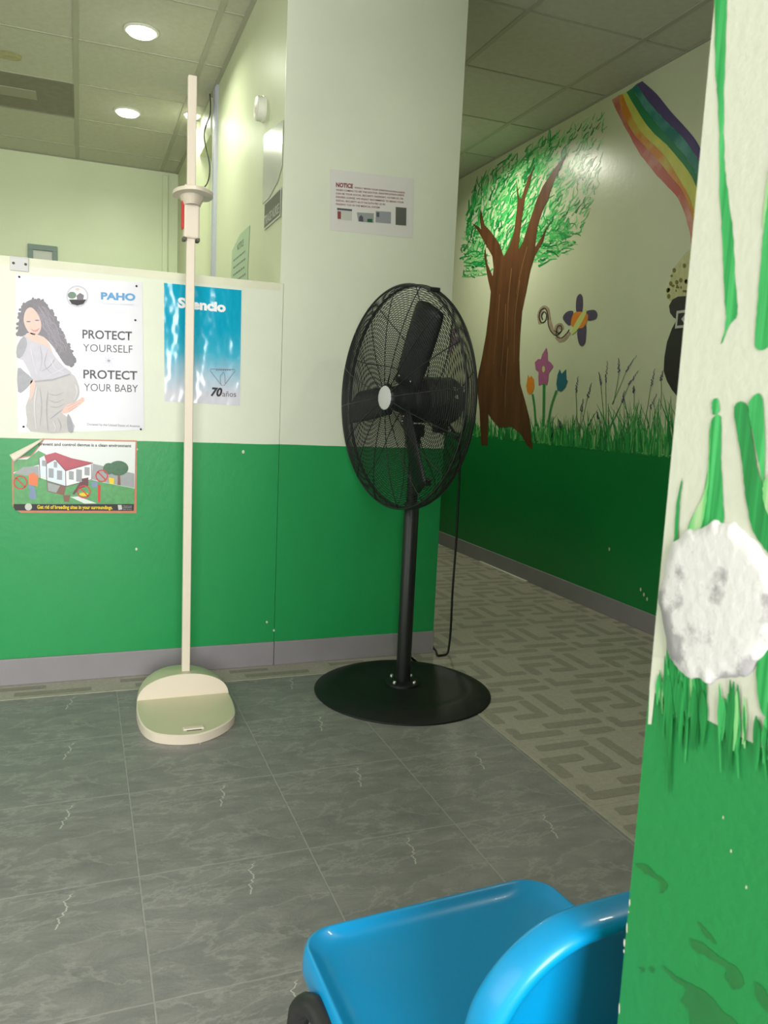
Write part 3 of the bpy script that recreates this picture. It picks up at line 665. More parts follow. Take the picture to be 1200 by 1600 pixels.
# ================================================================== PILLAR paint, plaster patch, stains
def pi_(k): return side(PX, 0.0002+0.00012*k)
zE = zoomed(960, 0, 2.858); zF = zoomed(960, 540, 2.858); zG = zoomed(940, 1040, 2.858)
rp = random.Random(11); LV = 0
def ragged(pts, r_, amt, k=7):
    return [(p.x+r_.uniform(-amt, amt), p.y+r_.uniform(-amt, amt)) for p in smooth_line([(a, b, 0) for a, b in pts], k, True)]
for pts, m, z, k_ in (
    ([(452,-60),(500,-60),(497,200),(488,420),(490,700),(508,870),(530,1050),(540,1250),(548,1400),(515,1450),(475,1540),(498,1430),(490,1300),(480,1050),(470,850),(468,600),(458,400),(450,290)], 'stroke_green', zE, 1),
    ([(790,500),(690,780),(668,1000),(650,1200),(635,1400),(630,1550),(700,1530),(760,1300)], 'stroke_green', zE, 1),
    ([(700,700),(680,820),(662,1000),(668,1005),(690,850)], 'stroke_pale', zE, 2),
    ([(430,345),(475,320),(476,500),(483,660),(482,800),(400,830),(330,815),(400,650),(420,500)], 'stroke_green', zF, 1),
    ([(432,345),(420,500),(405,640),(330,815),(385,815),(415,660)], 'stroke_pale', zF, 2),
    ([(436,250),(462,238),(468,290),(440,308)], 'stroke_green', zF, 1),
    ([(535,272),(590,262),(612,400),(640,560),(690,690),(760,1000),(690,930),(620,830),(590,700),(570,540),(550,400)], 'stroke_deep', zF, 1),
    ([(600,256),(662,240),(668,600),(645,530),(615,380)], 'stroke_green', zF, 2),
    ([(303,585),(292,700),(284,850),(266,885),(276,720)], 'stroke_deep', zF, 1),
    ([(680,590),(760,560),(760,800),(690,760),(662,660)], 'stroke_pale', zF, 1),
    ([(240,1300),(330,1460),(400,1500),(400,1640),(250,1600),(236,1540)], 'stroke_green', zF, 1),
    ([(640,1400),(760,1300),(760,1640),(660,1640)], 'stroke_green', zF, 1)):
    LV += .45; decal('brush_stroke', ragged(pts, rp, 2.0), m, pil, pi_(k_+LV), z)
g = G()
def dline(x): return 130+(x-235)*.47
for k_ in range(120):
    x = rp.uniform(240, 900); b0 = dline(x); up = rp.uniform(70, 230); dn = rp.uniform(-10, 50)+(rp.random()**5)*220
    w_ = rp.uniform(4, 13)
    if (470 < x < 525 or 640 < x < 705) and rp.random() < .85: continue
    ribbon(g, [zG((x+rp.uniform(-8, 8), b0-up)), zG((x, b0-up*.4)), zG((x+rp.uniform(-4, 4), b0)), zG((x+rp.uniform(-12, 12), b0+dn+30))], w_, w_*.15, pi_(7+k_*.06), rp.choices([0, 1, 2], [5, 5, 1])[0], k=4, tip=.3)
for x, l in ((300, 420), (570, 190), (690, 130), (410, 170), (350, 190), (450, 120)):
    ribbon(g, [zG((x, dline(x)-120)), zG((x+2, dline(x)+l*.4)), zG((x, dline(x)+l))], 16, 1, pi_(15), 1, k=5, tip=.25)
obj('painted_grass', g, ['stroke_green', 'stroke_deep', 'stroke_pale'], pil)['label'] = 'smeared painted grass on the near wall end'
# plaster filler patch with real thickness
PT = [(258,900),(275,868),(300,858),(330,818),(365,822),(400,808),(425,800),(450,772),(478,788),(500,788),(540,792),(560,812),(590,842),(640,880),(668,930),(720,1000),(760,1130),(740,1290),(690,1370),(640,1420),(600,1475),(560,1478),(500,1487),(460,1490),(425,1516),(390,1490),(340,1492),(310,1465),(280,1430),(250,1380),(236,1300),(218,1200),(206,1120),(232,1010),(240,960)]
pts = smooth_line([(a, b, 0) for a, b in PT], 3, True)
q = [side(PX, 0.0)(*zF((p.x+rp.uniform(-3, 3), p.y+rp.uniform(-3, 3)))) for p in pts]
q = [Vector((v.x, min(v.y, .3845), v.z)) for v in q]
cen = sum(q, Vector())/len(q)
g = G(); n = len(q); q2 = [cen+(v-cen)*.965+Vector((-.0028, 0, 0)) for v in q]; q3 = [cen+(v-cen)*.8+Vector((-.0034, 0, 0)) for v in q]
g.add(q+q2+q3, [(i, (i+1) % n, n+(i+1) % n, n+i) for i in range(n)]+[(n+i, n+(i+1) % n, 2*n+(i+1) % n, 2*n+i) for i in range(n)]+[tuple(range(2*n, 3*n))])
obj('plaster_patch', g, 'plaster', pil, smooth=True)['label'] = 'ragged white plaster patch with grey smudges'
g = G()
for pts in ([(275,1345),(370,1410),(470,1460),(520,1520),(610,1600),(640,1640),(430,1640),(385,1540),(355,1500),(380,1450),(320,1400)], [(430,1150),(450,1160),(510,1235),(480,1225)], [(400,1220),(470,1255),(540,1310),(600,1345),(636,1420),(590,1445),(550,1390),(560,1360),(490,1310),(415,1270)],
            [(150,892),(200,890),(240,930),(290,970),(285,1000),(262,1020),(262,970),(200,930)], [(690,1420),(720,1440),(760,1520),(760,1560),(700,1500)], [(170,1350),(190,1350),(185,1370)], [(215,1350),(235,1355),(225,1370)]):
    g.poly([pi_(1)(*zG(p)) for p in ragged(pts, rp, 4.5, 6)])
obj('touch_up_stains', g, 'stain_green', pil)['label'] = 'dark green touch-up stains on the lower near wall'
g = G()
for x, y, rx, ry in ((122,1058,3,16),(110,1172,3,24),(99,1238,4,18),(97,1275,3,9),(76,1532,3,26),(118,1100,2,5),(575,828,4,8),(643,990,4,8),(540,678,3,7)): g.poly([pi_(1)(*zG(p)) for p in disc_pts(x+3, y, rx, ry, 9)])
g.poly([pi_(1.5)(*zG(p)) for p in ((228,-40),(292,-30),(290,70),(302,95),(296,140),(262,118),(238,118),(222,262),(207,262),(214,120))])
obj('paint_chips', g, 'chip', pil)['label'] = 'pale chips along the corner of the near wall'

# ================================================================== THINGS ON THE HALF WALL
def poster(name, corners, m, label, cat='poster', thick=0.0012, off=0.0014, pl=None):
    q = [fr(off)(*c) for c in corners]
    o = obj(name, G().prism(q, (0, thick, 0)), m); tag(o, label, cat); return o
PF = lambda k: fr(0.0019+0.0005*k)
# --- maternity poster
z1 = zoomed(0, 420, 4.0)
p1 = poster('poster', [(24.5,429), (222,441), (225,672), (28,676)], 'paper_white', 'white poster of a pregnant woman reading PROTECT YOURSELF PROTECT YOUR BABY')
def pr(name, pts, m, k=2, sm=3, parent=p1, z=z1, label=None): return decal(name, pts, m, parent, PF(k), z, k=sm, label=label)
hair = pr('printed_hair', [(118,420),(113,380),(122,300),(150,220),(210,190),(280,215),(330,280),(370,360),(405,440),(445,510),(468,570),(450,605),(410,602),(378,560),(340,500),(290,440),(250,420),(180,400),(150,420)], 'print_hair', 1, label='printed dark curly hair')
rh = random.Random(5); g = G()
HE = smooth_line([(x, y, 0) for x, y in ((118,410),(113,370),(122,300),(150,222),(210,192),(280,216),(330,282),(370,362),(405,442),(445,512),(466,570),(448,602))], 4)
for k_ in range(60):
    p = HE[rh.randrange(len(HE))]; g.poly([PF(.6+k_*.012)(*z1(q)) for q in disc_pts(p.x+rh.uniform(-9, 5), p.y+rh.uniform(-5, 8), rh.uniform(7, 14), rh.uniform(8, 16), 9)])
tag(obj('printed_curls', g, 'print_hair', hair), None, kind='stuff')
g = G()
for k_ in range(26):
    t = rh.uniform(.1, .95); x0, y0 = 215+45*rh.random()+t*40, 230+60*rh.random(); pts = [(x0, y0)]
    for q_ in range(1, 7): pts.append((x0+q_*(18+12*t)+(7 if q_ % 2 else -7), y0+q_*(38+8*rh.random())))
    pts = [p for p in pts if p[1] < 585 and p[0] < 440]
    if len(pts) > 2: ribbon(g, [z1(p) for p in pts], 1.0, .5, PF(1.5+k_*.008), 0, k=4)
tag(obj('printed_strands', g, 'print_hair_light', hair), None, kind='stuff')
face = pr('printed_face', [(148,310),(163,258),(198,242),(240,290),(258,350),(246,398),(215,416),(180,396),(156,355)], 'print_skin', 2, label='printed smiling face')
for x, y in ((178,330),(232,322)): pr('printed_eye', disc_pts(x, y, 14, 4), 'print_hair', 3, 0, face)
pr('printed_mouth', [(190,372),(215,385),(250,368),(232,392),(208,392)], 'print_lip', 3, 2, face)
pr('printed_skin', [(150,425),(185,400),(230,410),(290,440),(330,525),(300,500),(250,470),(190,455)], 'print_skin', 2)
pr('printed_top', [(106,480),(150,415),(190,448),(250,468),(300,490),(345,550),(400,612),(440,640),(440,662),(330,692),(218,702),(180,640),(140,570),(106,556)], 'print_cloth', 3, 2, label='printed pale grey blouse')
pr('printed_sleeve', [(106,480),(150,420),(170,470),(140,545),(106,556)], 'print_cloth_dark', 4, 2)
pr('printed_sleeve', [(110,620),(150,640),(205,690),(190,720),(150,762),(112,768)], 'print_cloth_dark', 4, 2)
pr('printed_skirt', [(216,706),(330,692),(440,652),(482,700),(498,770),(480,822),(430,862),(385,900),(440,940),(457,1019),(190,1017),(170,940),(160,860),(192,780)], 'print_skirt', 2, 2, label='printed pale skirt over a round belly')
pr('printed_hand', [(385,892),(420,850),(480,830),(515,800),(527,826),(482,862),(430,898),(392,904)], 'print_skin', 4, 2)
pr('printed_hand', [(192,702),(220,700),(214,770),(188,825),(184,780)], 'print_skin', 4, 2)
pr('printed_fold', [(310,940),(370,890),(395,880),(330,930)], 'print_cloth_dark', 3, 2)
pr('printed_fold', [(425,905),(450,950),(458,1018),(428,1018),(418,950)], 'print_cloth_dark', 3, 2)
pr('printed_fold', [(215,700),(330,688),(440,655),(438,662),(330,698),(218,710)], 'print_cloth_dark', 5, 0)
g = G()
for k_, (pts, w0, mi) in enumerate((([(250,480),(262,560),(250,640)], 1.2, 0), ([(190,470),(205,560),(230,660)], 1.6, 1), ([(300,500),(280,600),(330,660)], 1.2, 0), ([(345,560),(310,610),(260,640)], 1.6, 0), ([(400,620),(360,640),(300,670)], 1.2, 1), ([(320,560),(340,620),(400,650)], 1.5, 1),
        ([(230,730),(215,850),(225,1000)], 2.6, 1), ([(300,760),(290,880),(300,1010)], 2.2, 0), ([(470,720),(482,770),(462,820)], 2.4, 1), ([(300,780),(350,790),(400,770)], 1.4, 0), ([(305,820),(350,835),(400,815)], 1.4, 0), ([(310,860),(360,865),(410,840)], 1.4, 0), ([(250,740),(260,860),(250,980)], 1.6, 0), ([(360,930),(380,980),(372,1015)], 1.6, 0), ([(330,950),(345,990),(340,1015)], 2.0, 1))):
    ribbon(g, [z1(p) for p in pts], w0, w0*.3, PF(5+k_*.1), mi, k=5, tip=.3)
tag(obj('printed_creases', g, ['print_cloth_dark', 'print_cloth_light'], p1), None, kind='stuff')
g = G()
for k_, (a, b) in enumerate((((420,862),(500,818)), ((425,878),(500,836)), ((430,892),(485,858)))): ribbon(g, [z1(a), z1(b)], .5, .4, PF(5+k_*.1), 0)
tag(obj('printed_fingers', g, 'print_lip', p1), None, kind='stuff')
em = pr('printed_emblem', disc_pts(483, 172, 70, 68, 30), 'ink_pale', 1, 0, label='round printed crest with tree and house')
pr('crest_field', disc_pts(483, 172, 60, 58, 30), 'ink_white', 2, 0, em)
pr('crest_tree', disc_pts(450, 165, 27, 22, 14), 'print_grass_dark', 3, 0, em); pr('crest_house', [(478,168),(500,150),(525,165),(520,195),(482,195)], 'ink_mid', 3, 0, em)
pr('crest_ground', [(430,192),(540,192),(520,220),(483,230),(448,220)], 'ink_black', 3, 0, em); pr('crest_sun', disc_pts(483, 128, 14, 8, 10), 'print_skin', 3, 0, em)
for body, a, b, cap, m, bold in (('PROTECT', (515,434), (825,446), 54, 'ink_dark', .018), ('YOURSELF', (519,516), (828,526), 48, 'ink_dark', -.004), ('PROTECT', (521,684), (858,693), 54, 'ink_dark', .018), ('YOUR BABY', (525,763), (862,772), 48, 'ink_dark', -.004),
                                 ('PAHO', (630,189), (846,198), 42, 'ink_blue', .045), ('Pan American', (640,222), (735,226), 12, 'ink_paleblue', 0), ('World Health', (745,226), (838,230), 12, 'ink_paleblue', 0), ('Donated by the United States of America', (546,978), (874,990), 15, 'ink_mid', 0)):
    lettering(body, a, b, cap, m, p1, PF(2), z1, bold)
g = G()
for a in range(10):
    an = a*PI/5; ribbon(g, [z1((680, 575)), z1((680+22*math.cos(an), 575+22*math.sin(an))), z1((680+42*math.cos(an+.35), 575+44*math.sin(an+.35)))], 1.2, .8, PF(1), 0, k=3)
obj('printed_rosette', g, 'ink_pale', p1)
for x, y in ((120,50),(853,108),(846,321),(147,987),(880,1003)):
    c = fr(0.0036)(*z1((x, y))); obj('pin', G().lathe([(.0001, .0018), (.003, .0014), (.0036, 0)], c, (0, -1, 0), 10), 'ink_black', p1, smooth=True)

# --- dengue poster with curling corner
z2 = zoomed(0, 680, 5.0)
p2 = poster('poster', [z2(p) for p in ((92,172),(240,160),(300,90),(338,26),(1070,41),(1066,610),(165,606),(110,575),(96,540))], 'print_orange_border', 'dengue poster of a red-roofed house with its top corner curling off')
def pq(name, pts, m, k=2, sm=0, label=None, parent=p2): return decal(name, pts, m, parent, PF(k), z2, k=sm, label=label)
pq('printed_sky', [(106,190),(250,165),(310,90),(345,36),(1058,52),(1052,420),(106,420)], 'print_sky', 1)
pq('printed_lawn', [(106,300),(300,330),(520,400),(720,350),(860,380),(1050,415),(1048,545),(106,540)], 'print_grass', 2, label='printed green lawn')
pq('printed_hedge', [(106,190),(210,190),(300,120),(360,150),(305,230),(200,260),(106,290)], 'print_grass', 1.5)
pq('printed_road', [(725,222),(1050,300),(1050,412),(860,378),(720,345)], 'print_road', 1.6)
pq('printed_fence', [(106,300),(180,250),(300,240),(305,330),(106,335)], 'print_road', 1.6)
ho = pq('printed_house', [(365,225),(430,190),(515,280),(515,397),(365,356)], 'print_house', 3, label='printed white house with red roof')
pq('house_side', [(515,280),(722,225),(716,346),(515,397)], 'print_house_side', 3, parent=ho); pq('house_wing', [(305,182),(352,156),(402,190),(365,225),(365,330),(312,305)], 'print_house', 3, parent=ho)
pq('house_roof', [(345,158),(432,134),(560,180),(725,215),(512,278),(430,188),(365,222)], 'print_roof', 4, parent=ho)
for r_ in ((380,258,418,330),(445,275,485,346),(538,280,576,345),(595,266,640,362),(660,248,700,312),(420,205,446,250),(328,195,362,240)):
    pq('house_window', [(r_[0],r_[1]),(r_[2],r_[1]+4),(r_[2],r_[3]+4),(r_[0],r_[3])], 'print_window', 4.5, parent=ho)
g = G()
for a, b in (((512,278),(515,400)),((362,224),(365,356)),((306,182),(312,345)),((716,228),(716,346)),((365,356),(515,400)),((515,400),(716,346)),((362,224),(432,188)),((432,188),(512,278)),((512,278),(725,218))): ribbon(g, [z2(a), z2(b)], 1.0, 1.0, PF(5), 0)
obj('house_outline', g, 'print_line', ho)
pq('printed_tree', disc_pts(925, 258, 78, 58, 16), 'print_grass_dark', 3, 2, 'printed dark green tree'); pq('printed_tree', disc_pts(850, 262, 45, 45, 12), 'print_grass_dark', 3.2, 2); pq('printed_trunk', [(920,310),(938,310),(942,390),(918,390)], 'print_brown', 2.6)
pq('printed_barrel', [(222,310),(258,292),(298,318),(294,400),(225,385)], 'print_orange', 3); pq('printed_figure', [(215,395),(255,390),(275,430),(282,495),(240,500),(225,470),(235,430)], 'print_bluegrey', 3, 2)
pq('printed_bin', [(850,330),(892,338),(890,382),(855,378)], 'ink_yellow', 3); pq('printed_bucket', [(712,365),(765,358),(760,405),(720,410)], 'print_bluegrey', 3)
pq('printed_path', [(548,482),(612,478),(755,532),(660,534)], 'print_sky', 3); pq('printed_pot', [(493,468),(548,468),(540,520),(500,520)], 'print_brown', 3); pq('printed_post', [(765,388),(786,388),(784,522),(764,522)], 'ink_signred', 3)
pq('printed_steps', [(565,460),(640,340),(690,330),(690,395),(620,420),(580,465)], 'print_line', 3.4); pq('printed_shade', [(365,365),(515,402),(500,470),(370,440)], 'print_brown', 2.6); pq('printed_junk', [(372,370),(470,395),(440,450),(375,435)], 'print_road', 2.9)
pq('printed_pool', disc_pts(655, 462, 36, 14), 'ink_yellow', 3.5)
for x, y, r_ in ((160,370,50),(795,318,45),(655,442,48)):
    g = G(); ribbon(g, [z2(p) for p in disc_pts(x, y, r_, r_*.98, 28)]+[z2((x+r_, y))], 1.8, 1.8, PF(5)); ribbon(g, [z2((x-r_*.7, y-r_*.7)), z2((x+r_*.7, y+r_*.7))], 1.8, 1.8, PF(5)); obj('printed_ban_ring', g, 'ink_signred', p2)
bb = pq('printed_band', [(106,538),(1046,538),(1044,590),(120,588),(106,565)], 'ink_black', 3)
pq('band_seal', disc_pts(222, 560, 28, 28), 'sign_border', 4, parent=bb); pq('band_logo', [(920,545),(950,545),(955,580),(925,584)], 'sign_border', 4, parent=bb)
lettering('prevent and control dengue is a clean environment', (302,80), (1025,94), 24, 'ink_black', p2, PF(3), z2, .02)
lettering('Get rid of breeding sites in your surroundings.', (290,574), (880,578), 28, 'ink_yellow', p2, PF(4), z2, .03)
for i in range(3): lettering(('National', 'Health', 'Services')[i], (962,556+i*13), (1028,557+i*13), 7, 'sign_border', p2, PF(4), z2)
# curl: strip of paper rolling forward from the fold line
a0, a1 = fr(.002)(*z2((92, 172))), fr(.002)(*z2((338, 26)))
g = G(); n = 9; rows = []
for i in range(n+1):
    t = i/n; th = t*PI*1.05; R_ = .010
    base_ = a0.lerp(a1, .0), a1
    row = []
    for j in range(9):
        s_ = j/8; p = a0.lerp(a1, s_); wdt = R_*(1.25-1.0*s_)
        nrm = Vector((-(a1.z-a0.z), 0, (a1.x-a0.x))).normalized()
        row.append(p + nrm*(math.sin(th)*wdt*0.9) + Vector((0, -(1-math.cos(th))*wdt, 0)) - nrm*(max(0, t-.55)*wdt*2.6))
    rows.append(row)
vs = [p for r in rows for p in r]; g.add(vs, [(i*9+j, i*9+j+1, (i+1)*9+j+1, (i+1)*9+j) for i in range(n) for j in range(8)])
cu = obj('curled_corner', g, 'paper_back', p2, smooth=True); cu['label'] = 'pale underside of the curling corner'
cu.modifiers.new('thick', 'SOLIDIFY').thickness = 0.0006

# --- silence poster
z3 = zoomed(230, 430, 7.0588)
p3 = poster('poster', [z3(p) for p in ((185,85),(1040,166),(1020,1440),(192,1390))], 'print_blue_fade', 'glossy blue poster reading Silencio behind the height rod')
lettering('Silencio', (338,352), (866,404), 105, 'ink_white', p3, PF(2), z3, .05)
g = G(); tri = [(700,1035),(965,1040),(970,1055),(850,1215),(820,1215),(695,1055)]
ribbon(g, [z3(p) for p in tri+tri[:1]], .8, .8, PF(2)); ribbon(g, [z3(p) for p in ((810,1195),(805,1120),(825,1090),(840,1070),(855,1110),(860,1195))], .7, .7, PF(2), k=3)
for x in range(760, 910, 24): ribbon(g, [z3((x, 1046)), z3((x+14, 1047))], 1.6, 1.6, PF(2.2))
obj('printed_triangle', g, 'ink_mid', p3)
lettering('70', (700,1328), (828,1336), 90, 'ink_black', p3, PF(2), z3, .04, shear=.25)
lettering('años', (828,1338), (980,1342), 62, 'ink_dark', p3, PF(2), z3, -.004)

# --- notice on the full wall
z4 = zoomed(490, 240, 6.6667)
p4 = poster('notice', [z4(p) for p in ((168,160),(1040,262),(1030,882),(170,795))], 'paper_notice', 'white paper NOTICE about identification cards above the fan', 'notice', off=.0022)
PN = lambda k: fr(0.0028+0.0004*k)
lettering('NOTICE', (233,345), (410,360), 44, 'ink_red', p4, PN(1), z4, .04)
for i, (t_, xe) in enumerate((('KINDLY BRING YOUR IDENTIFICATION CARDS', 950), ('WHEN COMING TO SEE THE DOCTOR. IDENTIFICATION CARDS', 942), ('CAN BE YOUR SOCIAL SECURITY, PASSPORT, VOTERS ID, OR', 935), ('DRIVERS LICENSE. WE HIGHLY RECOMMEND TO BRING YOUR', 938), ('SOCIAL SECURITY AS IT FACILITATES US IN', 742), ('FINDING YOU IN THE MEDICAL SYSTEM', 686))):
    if i == 0: lettering(t_, (428,362), (xe,416), 17, 'ink_red', p4, PN(1), z4, .012)
    else: lettering(t_, (233,349+i*37), (xe,349+i*37+(xe-233)*.082), 19, 'ink_red', p4, PN(1), z4, .012)
for pts, m in (([(245,565),(400,580),(398,700),(247,685)], 'sign_border'), ([(245,565),(400,580),(400,600),(245,585)], 'ink_dark'), ([(250,600),(286,604),(284,682),(250,678)], 'ink_red'), ([(450,612),(628,622),(625,722),(465,706)], 'print_road'), ([(472,705),(474,660),(495,640),(515,660),(518,710)], 'ink_dark'), ([(560,680),(612,680),(612,716),(560,712)], 'print_grass_dark'),
               ([(648,598),(806,608),(804,730),(645,716)], 'print_window'), ([(655,610),(685,612),(684,662),(656,658)], 'ink_dark'), ([(856,556),(967,566),(964,750),(854,742)], 'sign_grey')):
    decal('printed_card', pts, m, p4, PN(1+len(pts)*.1+{'sign_border': 0, 'print_road': 0, 'print_window': 0}.get(m, 1)), z4)

# --- bracket on top edge of the half wall
b0 = fr(.004)(15, 401); b1 = fr(.004)(45, 425)
br = empty('hinge_plate', (((b0.x+b1.x)/2), D, b1.z)); tag(br, 'white metal hinge plate with two screws on the half wall edge', 'bracket')
obj('plate', G().cbox((b0.x, D-.005, b1.z), (b1.x, D-.0005, b0.z), .002), 'cap_white', br)
obj('fold', G().cbox((b0.x, D-.004, b0.z-.004), (b1.x, D+.05, b0.z+.003), .0015), 'cap_white', br)
for x, y in ((21, 411), (40, 413)): c = fr(.005)(x, y); obj('screw', G().lathe([(.0001, .002), (.0035, .0018), (.0045, 0)], c, (0, -1, 0), 12), 'slot_dark', br, smooth=True)
g = G()
for x, y, r_ in ((29,433,1.6),(380,706,2.2),(214,702,1.5),(417,972,1.6),(428,985,1.5),(213,858,1.8)): g.poly([fr(.0009)(*p) for p in disc_pts(x, y, r_, r_*1.3, 9)])
obj('paint_nicks', g, 'chip', wp)

# ================================================================== BACK ROOM things
# square alarm sounder on the side wall
c = Vector((DX, 3.335, 2.205))
sd = empty('wall_sounder', c); tag(sd, 'round cream wall sounder on the glossy side wall', 'alarm')
obj('body', G().lathe([(.0001, .036), (.040, .036), (.046, .032), (.047, .010), (.050, .009), (.050, 0)], c, (-1, 0, 0), 32), 'white_plastic', sd, smooth='auto')
obj('grille', G().lathe([(.0001, .038), (.018, .038), (.022, .036)], c, (-1, 0, 0), 24), 'ivory', sd, smooth='auto')
def side_sheet(name, y0, y1, z0, z1, m, label, cat, off=.0015):
    o = obj(name, G().box((DX-off-.0015, y0, z0), (DX-off, y1, z1)), m); tag(o, label, cat); return o
sh = obj('laminated_sheet', G().prism([Vector((DX-.0035, y, z_)) for y, z_ in ((2.985,2.06),(3.31,2.10),(3.315,1.835),(3.20,1.832),(3.05,1.86),(2.985,1.90))], (.0015, 0, 0)), 'paper_gloss'); tag(sh, 'glossy laminated sheet above the dark triage sign', 'notice')
ts = side_sheet('triage_sign', 2.985, 3.262, 1.722, 1.826, 'sign_border', 'dark grey TRIAGE NURSE sign on the glossy side wall', 'sign', .0035)
obj('panel', G().box((DX-.0062, 2.993, 1.730), (DX-.0051, 3.254, 1.818)), 'sign_grey', ts)
pls = lambda x, y: Vector((DX-.0068, x, y))
def wall_text(body, y_left, z, width, cap, m, parent, X, bold=0.0, name='lettering'):
    cu = bpy.data.curves.new(name, 'FONT'); cu.body = body; cu.offset = bold; cu.resolution_u = 3
    ob = bpy.data.objects.new('tmp', cu); COL.objects.link(ob); dg = bpy.context.evaluated_depsgraph_get(); me = bpy.data.meshes.new_from_object(ob.evaluated_get(dg))
    bpy.data.objects.remove(ob); xs = [v.co.x for v in me.vertices]; x0, x1 = min(xs), max(xs)
    for v in me.vertices: v.co = Vector((0, -(v.co.x-x0)*width/(x1-x0), v.co.y*cap/.7))
    me.materials.clear(); me.materials.append(MATS[m])
    for p_ in me.polygons: p_.material_index = 0
    o = bpy.data.objects.new(name, me); COL.objects.link(o); place(o, (X, y_left, z), parent); return o
wall_text('TRIAGE NURSE', 3.248, 1.738, .248, .034, 'sign_border', ts, DX-.0068, .02)
gn = obj('paper_notice', G().prism([Vector((DX-.003, y, z_)) for y, z_ in ((3.585,1.45),(3.60,1.62),(3.575,1.80),(3.80,1.80),(4.0,1.76),(4.02,1.45))], (.0015, 0, 0)), 'paper_green'); tag(gn, 'pale green handwritten notice low on the glossy side wall', 'notice')
wall_text('NOTICE', 3.86, 1.735, .16, .03, 'ink_dark', gn, DX-.0034)
g = G()
for i in range(7):
    z_ = 1.70-i*.034; y = 3.95
    while y > 3.66:
        l = random.uniform(.02, .05); g.box((DX-.0036, y-l, z_), (DX-.0031, y, z_+.008)); y -= l+.014
tag(obj('writing', g, 'ink_mid', gn), None, kind='stuff')
# framed notice on the far wall
fx0, fx1, fz0, fz1 = -.345, -.148, 1.87, 2.072
fn = empty('wall_frame', ((fx0+fx1)/2, YB, fz0)); tag(fn, 'small grey-green square frame on the far wall above the half wall', 'frame')
obj('backing', G().box((fx0+.01, YB-.012, fz0+.01), (fx1-.01, YB-.002, fz1-.01)), 'sign_border', fn)
obj('frame', G().cbox((fx0, YB-.03, fz1-.038), (fx1, YB-.001, fz1), .004).cbox((fx0, YB-.03, fz0), (fx1, YB-.001, fz0+.038), .004).cbox((fx0, YB-.03, fz0+.036), (fx0+.034, YB-.001, fz1-.036), .004).cbox((fx1-.034, YB-.03, fz0+.036), (fx1, YB-.001, fz1-.036), .004), 'frame_teal', fn)
# hanging wire by the metal post
wpts = [on(0, DX-.03, x, y) for x, y in ((328,147),(329,160),(328,180),(322,196),(319,212),(322,232),(327,255),(327,275),(323,288),(317,294))]
wo = obj('hanging_wire', G().tube(smooth_line(wpts, 4), .0035, 6), 'dark_gap', smooth=True); tag(wo, 'thin loose wire hanging beside the grey metal post', 'wire')

# ================================================================== HEIGHT ROD (stadiometer)
RX, RY = 0.333, 2.672
st = empty('height_measuring_rod', (RX, 2.58, 0)); tag(st, 'ivory height measuring rod with footplate standing before the half wall', 'stadiometer')
cxs, yh, hw = 0.3225, 2.632, 0.1535
out = [(.170,2.640),(.164,2.555),(.166,2.475),(.175,2.412),(.193,2.367),(.219,2.338),(.252,2.320),(.290,2.310),(.332,2.311),(.379,2.334),(.421,2.370),(.450,2.412),(.467,2.460),(.475,2.538),(.476,2.626)]
ol = smooth_line([(a, b, 0) for a, b in out], 4)
g = G(); n = len(ol); H = .032
ins = [Vector((cxs+(p.x-cxs)*.978, yh+(p.y-yh)*.982, 0)) for p in ol]
g.add([Vector((p.x, p.y+.004, .001)) for p in ol]+[Vector((p.x, p.y, H-.003)) for p in ol], [(i, i+1, n+i+1, n+i) for i in range(n-1)]+[(n-1, 0, n, 2*n-1)], 1)
g.add([Vector((p.x, p.y, H-.003)) for p in ol]+[Vector((p.x, p.y, H)) for p in ins], [(i, i+1, n+i+1, n+i) for i in range(n-1)], 1)
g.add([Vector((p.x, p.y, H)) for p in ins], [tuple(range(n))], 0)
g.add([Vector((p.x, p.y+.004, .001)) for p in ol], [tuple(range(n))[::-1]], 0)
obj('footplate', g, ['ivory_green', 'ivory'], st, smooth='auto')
# heel dome: flat front face, body sloping back to the floor
g = G(); na, nb = 24, 8; HT = .112
vs = []
for j in range(nb+1):
    ph = j/nb*PI/2
    for i in range(na+1):
        th = PI*i/na
        x = cxs+hw*math.cos(th)*(math.cos(ph)**.35 if j < nb else 0.02); r_ = math.sin(th)**.75
        vs.append(Vector((x, yh+.235*math.sin(ph)*(.35+.65*r_), .012+(HT-.012)*r_*math.cos(ph)**.8 if j < nb else .001)))
g.add(vs, [(j*(na+1)+i, j*(na+1)+i+1, (j+1)*(na+1)+i+1, (j+1)*(na+1)+i) for j in range(nb) for i in range(na)])
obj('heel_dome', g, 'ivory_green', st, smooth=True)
fc = [Vector((cxs+hw*math.cos(PI*i/na), yh-.002, .012+(HT-.012)*math.sin(PI*i/na)**.75)) for i in range(na+1)]
obj('heel_face', G().prism(fc, (0, .004, 0)), 'ivory', st)
obj('grip_slot', G().cbox((cxs-.035, 2.345, H-.001), (cxs+.029, 2.367, H+.005), .003), 'ivory', st)['label'] = 'raised grip lip on the footplate'
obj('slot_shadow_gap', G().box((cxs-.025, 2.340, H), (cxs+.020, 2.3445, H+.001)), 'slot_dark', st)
obj('rod', G().cbox((RX-.0135, RY-.011, .03), (RX+.0135, RY+.011, 1.56), .003), 'ivory', st)
obj('rod_upper', G().cbox((RX-.0140, RY-.012, 1.56), (RX+.0130, RY+.010, 2.035), .003), 'ivory', st)
sl = obj('slider', G().cbox((RX-.023, RY-.022, 1.545), (RX+.025, RY+.020, 1.665), .006), 'ivory', st)
for x_ in (-.0205, .0215): obj('slider_foot', G().cbox((RX+x_-.0055, RY-.02, 1.537), (RX+x_+.0055, RY+.018, 1.548), .002), 'slot_dark', sl)
